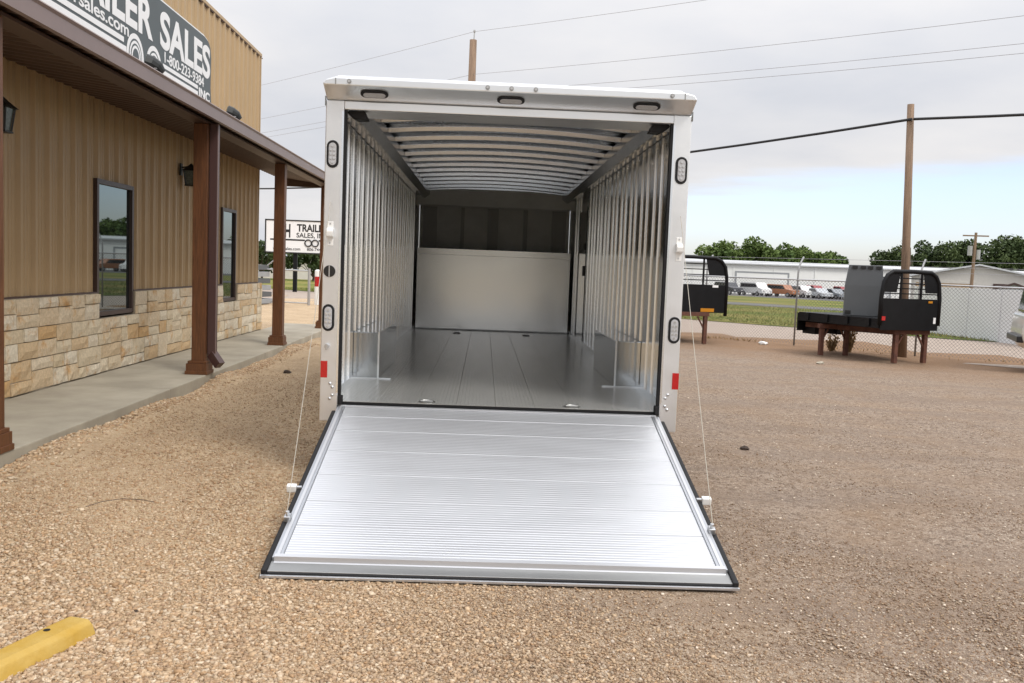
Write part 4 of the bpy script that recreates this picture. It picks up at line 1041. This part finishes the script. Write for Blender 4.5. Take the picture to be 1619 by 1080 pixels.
wh = gable_house('warehouse', (46, 138.5, -1.0), R(-5), 92, 11, 4.75, 5.25, 'warehouse', 'warehouse_roof', 'long low white warehouse with grey roof behind the parked cars', 'warehouse', [(-6, 2, 0, 3.4, 'warehouse', 'roof_grey'), (12, 18, 0, 3.4, 'warehouse_roof', 'roof_grey')])
for k in range(15): MB().box(-45+6.4*k, -44.8+6.4*k, -.10, -.02, -.9, 4.55).build('wall_rib', 'warehouse', wh)
gable_house('metal_barn', (61.8, 107, -.8), R(-29), 15.5, 16, 3.5, 5.0, 'pale_wall', 'roof_pale', 'pale gabled metal building at the far right beneath the trees', 'building', [(-7.2, -.6, 0, 2.7, 'tan_wall', 'pale_wall'), (1.9, 4.4, 0, 2.6, 'white_sheet', 'trim_brown')], False)
gable_house('green_shed', (70.5, 104, -.8), R(-29), 8, 8, 3.1, 3.9, 'green_wall', 'roof_pale', 'small green shed at the right edge beyond the fence', 'shed', [], False)
gable_house('brown_gable_shed', (57.6, 92, -.8), R(-29), 2.9, 4, 2.2, 2.75, 'white_sheet', 'trim_brown', 'small shed with brown gable trim behind the white wall', 'shed', [], False)
# far pole with crossarm and transformers
fpole = empty('transformer_pole', (53.0, 92.3, -.75), 0, 'wooden pole with crossarm and two transformers before the far trees', 'pole')
MB().tube([(0, 0, 0), (.1, 0, 8.2)], [.20, .14], 10).build('shaft', 'wood_pole', fpole)
MB().beam((-1.2, .25, 7.85), (1.4, -.25, 7.85), .16, .14).build('crossarm', 'wood_pole', fpole)
for x, z in ((-.42, 5.7), (.48, 5.3)): MB().tube([(x, 0, z), (x, 0, z+1.05)], .25, 12).build('transformer', 'galv', fpole)

# ---- left background: road sign, gate, bollard, stack, low houses
rs = empty('road_sign', (-10.0, 42, 0), R(0), 'white roadside sign with black lettering between the porch posts', 'sign')
MB().box(-1.62, 2.5, 0, .30, 1.99, 3.62).build('cabinet', 'sign_white', rs, bevel=.01)
MB().box(-1.64, 2.52, -.03, .33, 3.621, 3.68).box(-1.64, 2.52, -.03, .33, 1.93, 1.989).box(-1.68, -1.621, -.03, .33, 1.93, 3.68).build('cabinet_frame', 'black_plastic', rs)
MB().box(-.2, .0, .05, .25, -.1, 1.93).build('post', 'black_steel', rs); MB().box(1.4, 1.6, .05, .25, -.1, 1.93).build('post', 'black_steel', rs)
def rtext(body, x, z, size, fitw, bold=.02):
    return text(body, 'lettering', 'black_plastic', rs, Matrix(((1,0,0,x),(0,0,-1,-.006),(0,1,0,z),(0,0,0,1))), size, .004, 'LEFT', fitw, bold)
rtext('HH', -.98, 2.78, .95, .62, .03); rtext('TRAILER', -.02, 3.10, .52, 1.62, .03); rtext('SALES, INC', -.04, 2.78, .34, 1.66, .015)
MB().box(-1.4, .40, -.008, -.001, 2.60, 2.68).box(1.12, 2.4, -.008, -.001, 2.60, 2.68).build('stripe', 'black_plastic', rs)
for x in (.58, .94):
    mb = MB(); pts = [(x+.17*math.cos(a), -.02, 2.50+.17*math.sin(a)) for a in [2*math.pi*k/20 for k in range(21)]]; mb.tube(pts, .035, 6, False); mb.build('wheel_ring', 'black_plastic', rs)
rtext('trailersales.com', -1.25, 2.10, .22, 1.42, .01); rtext('806-744', .52, 2.10, .22, .72, .01)
bo = empty('gate_bollard', (-6.13, 26.7, 0), 0, 'white steel bollard with a red band beside the gate', 'bollard')
MB().tube([(0, 0, -.05), (0, 0, 1.22), (0, 0, 1.27)], [.11, .11, .06], 14).build('pipe', 'white_plastic', bo); MB().tube([(0, 0, .66), (0, 0, 1.02)], .1125, 14).build('red_band', 'red_reflector', bo)
gt = empty('pipe_gate', (-7.55, 26.2, 0), R(-8), 'galvanised chain-link gate frame beyond the porch', 'gate')
MB().tube([(-1.55, 0, 0), (-1.55, 0, 1.75)], .05, 8).tube([(1.25, 0, 0), (1.25, 0, 1.30)], .05, 8).build('gate_post', 'galv', gt)
MB().tube([(-1.5, 0, 1.22), (1.2, 0, 1.22)], .028, 8).tube([(-1.5, 0, .08), (1.2, 0, .08)], .022, 8).tube([(-.45, .0, 1.22), (.05, 0, 1.62)], .022, 8).build('gate_rail', 'galv', gt)
stk = empty('bed_stack', (-8.6, 24.6, 0), R(-10), 'stack of grey steel beds beside the building corner', 'stack')
for k in range(6): MB().box(-.9, .62-.03*k, 0, 1.9, .02+.235*k, .19+.235*k).build('steel_bed', 'grey_paint' if k % 2 else 'roof_grey', stk, bevel=.01)
gable_house('grey_roof_house', (-27, 84, -.5), R(20), 24, 10, 2.3, 3.0, 'pale_wall', 'roof_grey', 'low grey-roofed house at the left behind the stack of beds', 'house', [(2, 4, 0, 2, 'white_sheet', 'trim_brown')])
gable_house('brick_house', (-17.5, 92, -.55), R(30), 20, 9, 2.0, 2.7, 'brick_wall', 'roof_pale', 'low brick house with pale roof under the roadside sign', 'house', [(-2, 0, 0, 1.9, 'white_sheet', 'white_sheet')])

# ---- trees
def leaves(name, centers, radii, n, size, m, parent, flat=1.):
    k = rng.choice(len(centers), n, p=np.array(radii)**2/np.sum(np.array(radii)**2))
    d = rng.normal(0, 1, (n, 3)); d /= np.linalg.norm(d, axis=1)[:, None]
    r_ = rng.uniform(.35, 1.08, n)**.6
    C_ = np.array(centers)[k]+d*(np.array(radii)[k]*r_)[:, None]*np.array([1, 1, flat])
    a = rng.normal(0, 1, (n, 3)); a /= np.linalg.norm(a, axis=1)[:, None]; b_ = np.cross(a, rng.normal(0, 1, (n, 3))); b_ /= np.linalg.norm(b_, axis=1)[:, None]
    s = rng.uniform(.5, 1.3, n)*size
    V = np.stack([C_-a*s[:, None], C_+b_*s[:, None]*.6, C_+a*s[:, None], C_-b_*s[:, None]*.6], 1).reshape(-1, 3)
    me = bpy.data.meshes.new(name); me.from_pydata(V.tolist(), [], np.arange(n*4).reshape(-1, 4).tolist())
    cl = rng.uniform(0, 1, len(centers)); tn = np.clip(cl[k]*.6+rng.uniform(0, .4, n), 0, 1)
    at_ = me.color_attributes.new('tint', 'FLOAT_COLOR', 'POINT'); cc = np.ones((n*4, 4)); cc[:, :3] = np.repeat(tn, 4)[:, None]; at_.data.foreach_set('color', cc.reshape(-1))
    me.materials.append(MT[m]); o = bpy.data.objects.new(name, me); col.objects.link(o); o.parent = parent; return o
def tree(x, y, h, wd, label, m='leaf_green', n=2600, size=.34, group='trees behind the far buildings', trunk=.25, base=None):
    z0 = gz(NX*x+NY*y) if base is None else base
    T = empty('broadleaf_tree', (x, y, z0), 0, label, 'tree', group)
    th = h*trunk
    MB().tube([(0, 0, -.3), (.1, 0, th*.6), (0, .1, h*.6)], [.035*h, .026*h, .008*h], 8).build('trunk', 'bark', T)
    mb = MB(); cs = []; rs_ = []
    for k in range(13):
        a = rng.uniform(0, 6.283); rr = wd/2*rng.uniform(.15, .78); zz = th+(h-th)*rng.uniform(.12, .86)
        rr *= 1-.55*max(0, (zz-th)/(h-th)-.45)
        c = (rr*math.cos(a), rr*math.sin(a), zz); cs.append(c); rs_.append(rng.uniform(.15, .27)*min(wd, h)*.95)
        mb.tube([(0, 0, th*rng.uniform(.6, 1.)), (c[0]*.5, c[1]*.5, zz*.75), c], [.012*h, .007*h, .003*h], 5)
    mb.build('limb', 'bark', T)
    leaves('crown', cs, rs_, n, size, m, T, .8)
far = [(35.2, 158, 7.2, 6.5, 0), (42.0, 158, 8.2, 8.5, 0), (46.2, 160, 9.6, 9, 0), (50.0, 158, 9.6, 9, 0), (53.6, 160, 8.9, 8.5, 0), (57.2, 158, 8.2, 8.5, 0), (60.6, 159, 7.6, 8, 0), (63.4, 158, 7.0, 6.5, 0),
       (72.4, 158, 7.9, 7, 1), (75.6, 157, 9.0, 8, 1), (79.4, 158, 10.6, 9, 1), (83.6, 157, 11.0, 9.5, 1), (87.4, 158, 10.8, 9, 1), (91.5, 156, 11.6, 10, 1), (95.5, 156, 11.4, 9, 1), (97.5, 149, 9.2, 8, 1)]
desc = ['small green tree peeping out beside the trailer post', 'leftmost full tree behind the white warehouse', 'tallest green tree behind the white warehouse', 'broad green tree right of the tallest one', 'green tree sloping down behind the warehouse roof', 'fifth green tree of the warehouse clump, lower again', 'lower green tree near the grey cabinet top', 'lowest tree at the right end of the warehouse clump',
        'low dark tree left of the short wooden pole', 'dark tree just right of the short wooden pole', 'dark tree left of the transformer pole', 'broad dark tree behind the pale gabled building', 'dark tree directly right of the transformer pole', 'tallest dark tree towards the right edge', 'dark tree near the right edge of the picture', 'lower dark tree cut by the right edge']
for (x, y, h, wd, k), lab in zip(far, desc): tree(x, y, h, wd*1.22, lab, ('leaf_green', 'leaf_dark')[k], 3600)
for x, y, h, wd, lab in ((-20.5, 78, 3.6, 5.5, 'dark green tree below the left part of the roadside sign'), (-16.2, 80, 3.9, 6, 'dark green tree below the middle of the roadside sign'), (-13.6, 74, 2.6, 3.4, 'round green shrub in front of the brick house')):
    tree(x, y, h, wd, lab, 'leaf_dark', 1300, .22, 'trees on the left background', .15)
# leafless tree between the two clumps
bt = empty('bare_tree', (72.0, 148, -1), 0, 'leafless tree rising between the two green clumps', 'tree')
mb = MB(); mb.tube([(0, 0, 0), (.2, 0, 4), (0, 0, 8.8)], [.25, .18, .05], 6)
for k in range(16):
    z = rng.uniform(3.5, 7.5); a = rng.uniform(0, 6.28); l = rng.uniform(1, 2.4); mb.tube([(.1, 0, z), (l*.6*math.cos(a), l*.6*math.sin(a), z+l*.7), (l*math.cos(a), l*math.sin(a), z+l*1.3)], [.06, .04, .02], 4)
mb.build('branches', 'bark', bt)

# ---- grass and weeds
def blades(name, pts, hmin, hmax, wd, palette, label, lean=.5):
    n = len(pts); a = rng.uniform(0, 6.283, n); h_ = rng.uniform(hmin, hmax, n); ln = rng.uniform(-lean, lean, (n, 2))*h_[:, None]
    d = np.stack([np.cos(a), np.sin(a), np.zeros(n)], 1)*wd
    tip = pts+np.concatenate([ln, h_[:, None]], 1)
    V = np.stack([pts-d, pts+d, tip], 1).reshape(-1, 3)
    me = bpy.data.meshes.new(name); me.from_pydata(V.tolist(), [], np.arange(n*3).reshape(-1, 3).tolist())
    at_ = me.color_attributes.new('tint', 'FLOAT_COLOR', 'POINT'); pal = np.array(palette); c_ = pal[rng.integers(0, len(pal), n)]*rng.uniform(.75, 1.2, (n, 1))
    cc = np.ones((n*3, 4)); cc[:, :3] = np.repeat(c_, 3, 0); at_.data.foreach_set('color', cc.reshape(-1))
    me.materials.append(MT['grass_blades']); o = bpy.data.objects.new(name, me); col.objects.link(o)
    return tag(o, label, 'grass', None, 'stuff')
def on_strip(n, s0, s1, t0, t1, pw=1.):
    s_ = s0+(s1-s0)*rng.uniform(0, 1, n)**pw; t_ = rng.uniform(t0, t1, n)
    k = math.hypot(NX, NY); nx, ny = NX/k, NY/k
    x = nx*(s_/k)-ny*t_; y = ny*(s_/k)+nx*t_
    z = -.0085*np.clip(s_-18, 0, 115)
    return np.stack([x, y, z], 1)
GR = [(.10, .14, .028), (.15, .18, .04), (.20, .20, .06), (.27, .23, .09)]
blades('verge_grass', on_strip(42000, 25.9, 53, -16, 42, 1.4), .03, .09, .018, GR, 'green and yellowing grass verge between the drive and the road')
DRY = [(.34, .21, .085), (.28, .19, .09), (.40, .27, .13), (.20, .12, .05)]
pw_ = on_strip(2600, FS-.25, FS+.5, -9, 20); keepm = (np.sin(pw_[:, 0]*2.3)+np.sin(pw_[:, 1]*3.1+1)+rng.uniform(-1, 1, len(pw_))) > .8
blades('fence_weeds', pw_[keepm], .02, .09, .010, DRY, 'dry brown weeds along the foot of the chain-link fence', .9)
# dead plants standing by the fence under the flatbed
for (px, h_, lab, r_) in (((8.05, 13.55), .62, 'tall dead brown plant under the middle of the flatbed', .13), ((7.72, 13.75), .34, 'low dead brown plant beside the taller one', .16)):
    D = empty('dead_plant', (*px, 0), 0, lab, 'plant'); mb = MB()
    for k in range(26):
        a = rng.uniform(0, 6.28); z = h_*rng.uniform(.5, 1); rr = r_*rng.uniform(.2, 1)
        mb.tube([(rr*.25*math.cos(a), rr*.25*math.sin(a), 0), (rr*.8*math.cos(a), rr*.8*math.sin(a), z*.6), (rr*math.cos(a+.4), rr*math.sin(a+.4), z)], [.012, .010, .006], 4)
    mb.build('stems', 'dry_plant', D); leaves('leaves', [(0, 0, h_*.75), (.03, .02, h_*.5), (0, -.03, h_*.3)], [r_, r_*.9, r_*.8], 160, .035, 'dry_plant', D)
# odd clods and bits on the gravel
def clod(x, y, s, lab, m='clod', name='clod', cat='clod'):
    bm = bmesh.new(); bmesh.ops.create_icosphere(bm, subdivisions=2, radius=s)
    for v in bm.verts: v.co *= random.uniform(.72, 1.2); v.co.z *= .5
    me = bpy.data.meshes.new(name); bm.to_mesh(me); bm.free(); me.materials.append(MT[m]); o = bpy.data.objects.new(name, me); col.objects.link(o)
    o.location = (x, y, lot_z(x, y)+s*.28); tag(o, lab, cat)
clod(2.29, 1.62, .045, 'dark clod of earth on the open gravel right of the ramp'); clod(-1.62, -2.62, .010, 'small black pebble near the yellow parking stop')
clod(6.55, 15.0, .10, 'white scrap lying on the ground by the fence', 'white_plastic', 'scrap', 'litter'); clod(6.3, 10.6, .07, 'pale stone on the brown earth before the flatbed', 'concrete', 'stone_lump', 'stone')
clod(-2.86, 6.3, .06, 'dark clod by the gravel near the second porch post')
mb = MB(); mb.tube([(-2.52, -1.02, .012), (-2.46, -.93, .022), (-2.36, -.88, .03), (-2.24, -.86, .022), (-2.16, -.87, .012)], .0026, 5); tag(mb.build('twig', 'bark'), 'thin curved dark twig lying on the tan gravel', 'twig')
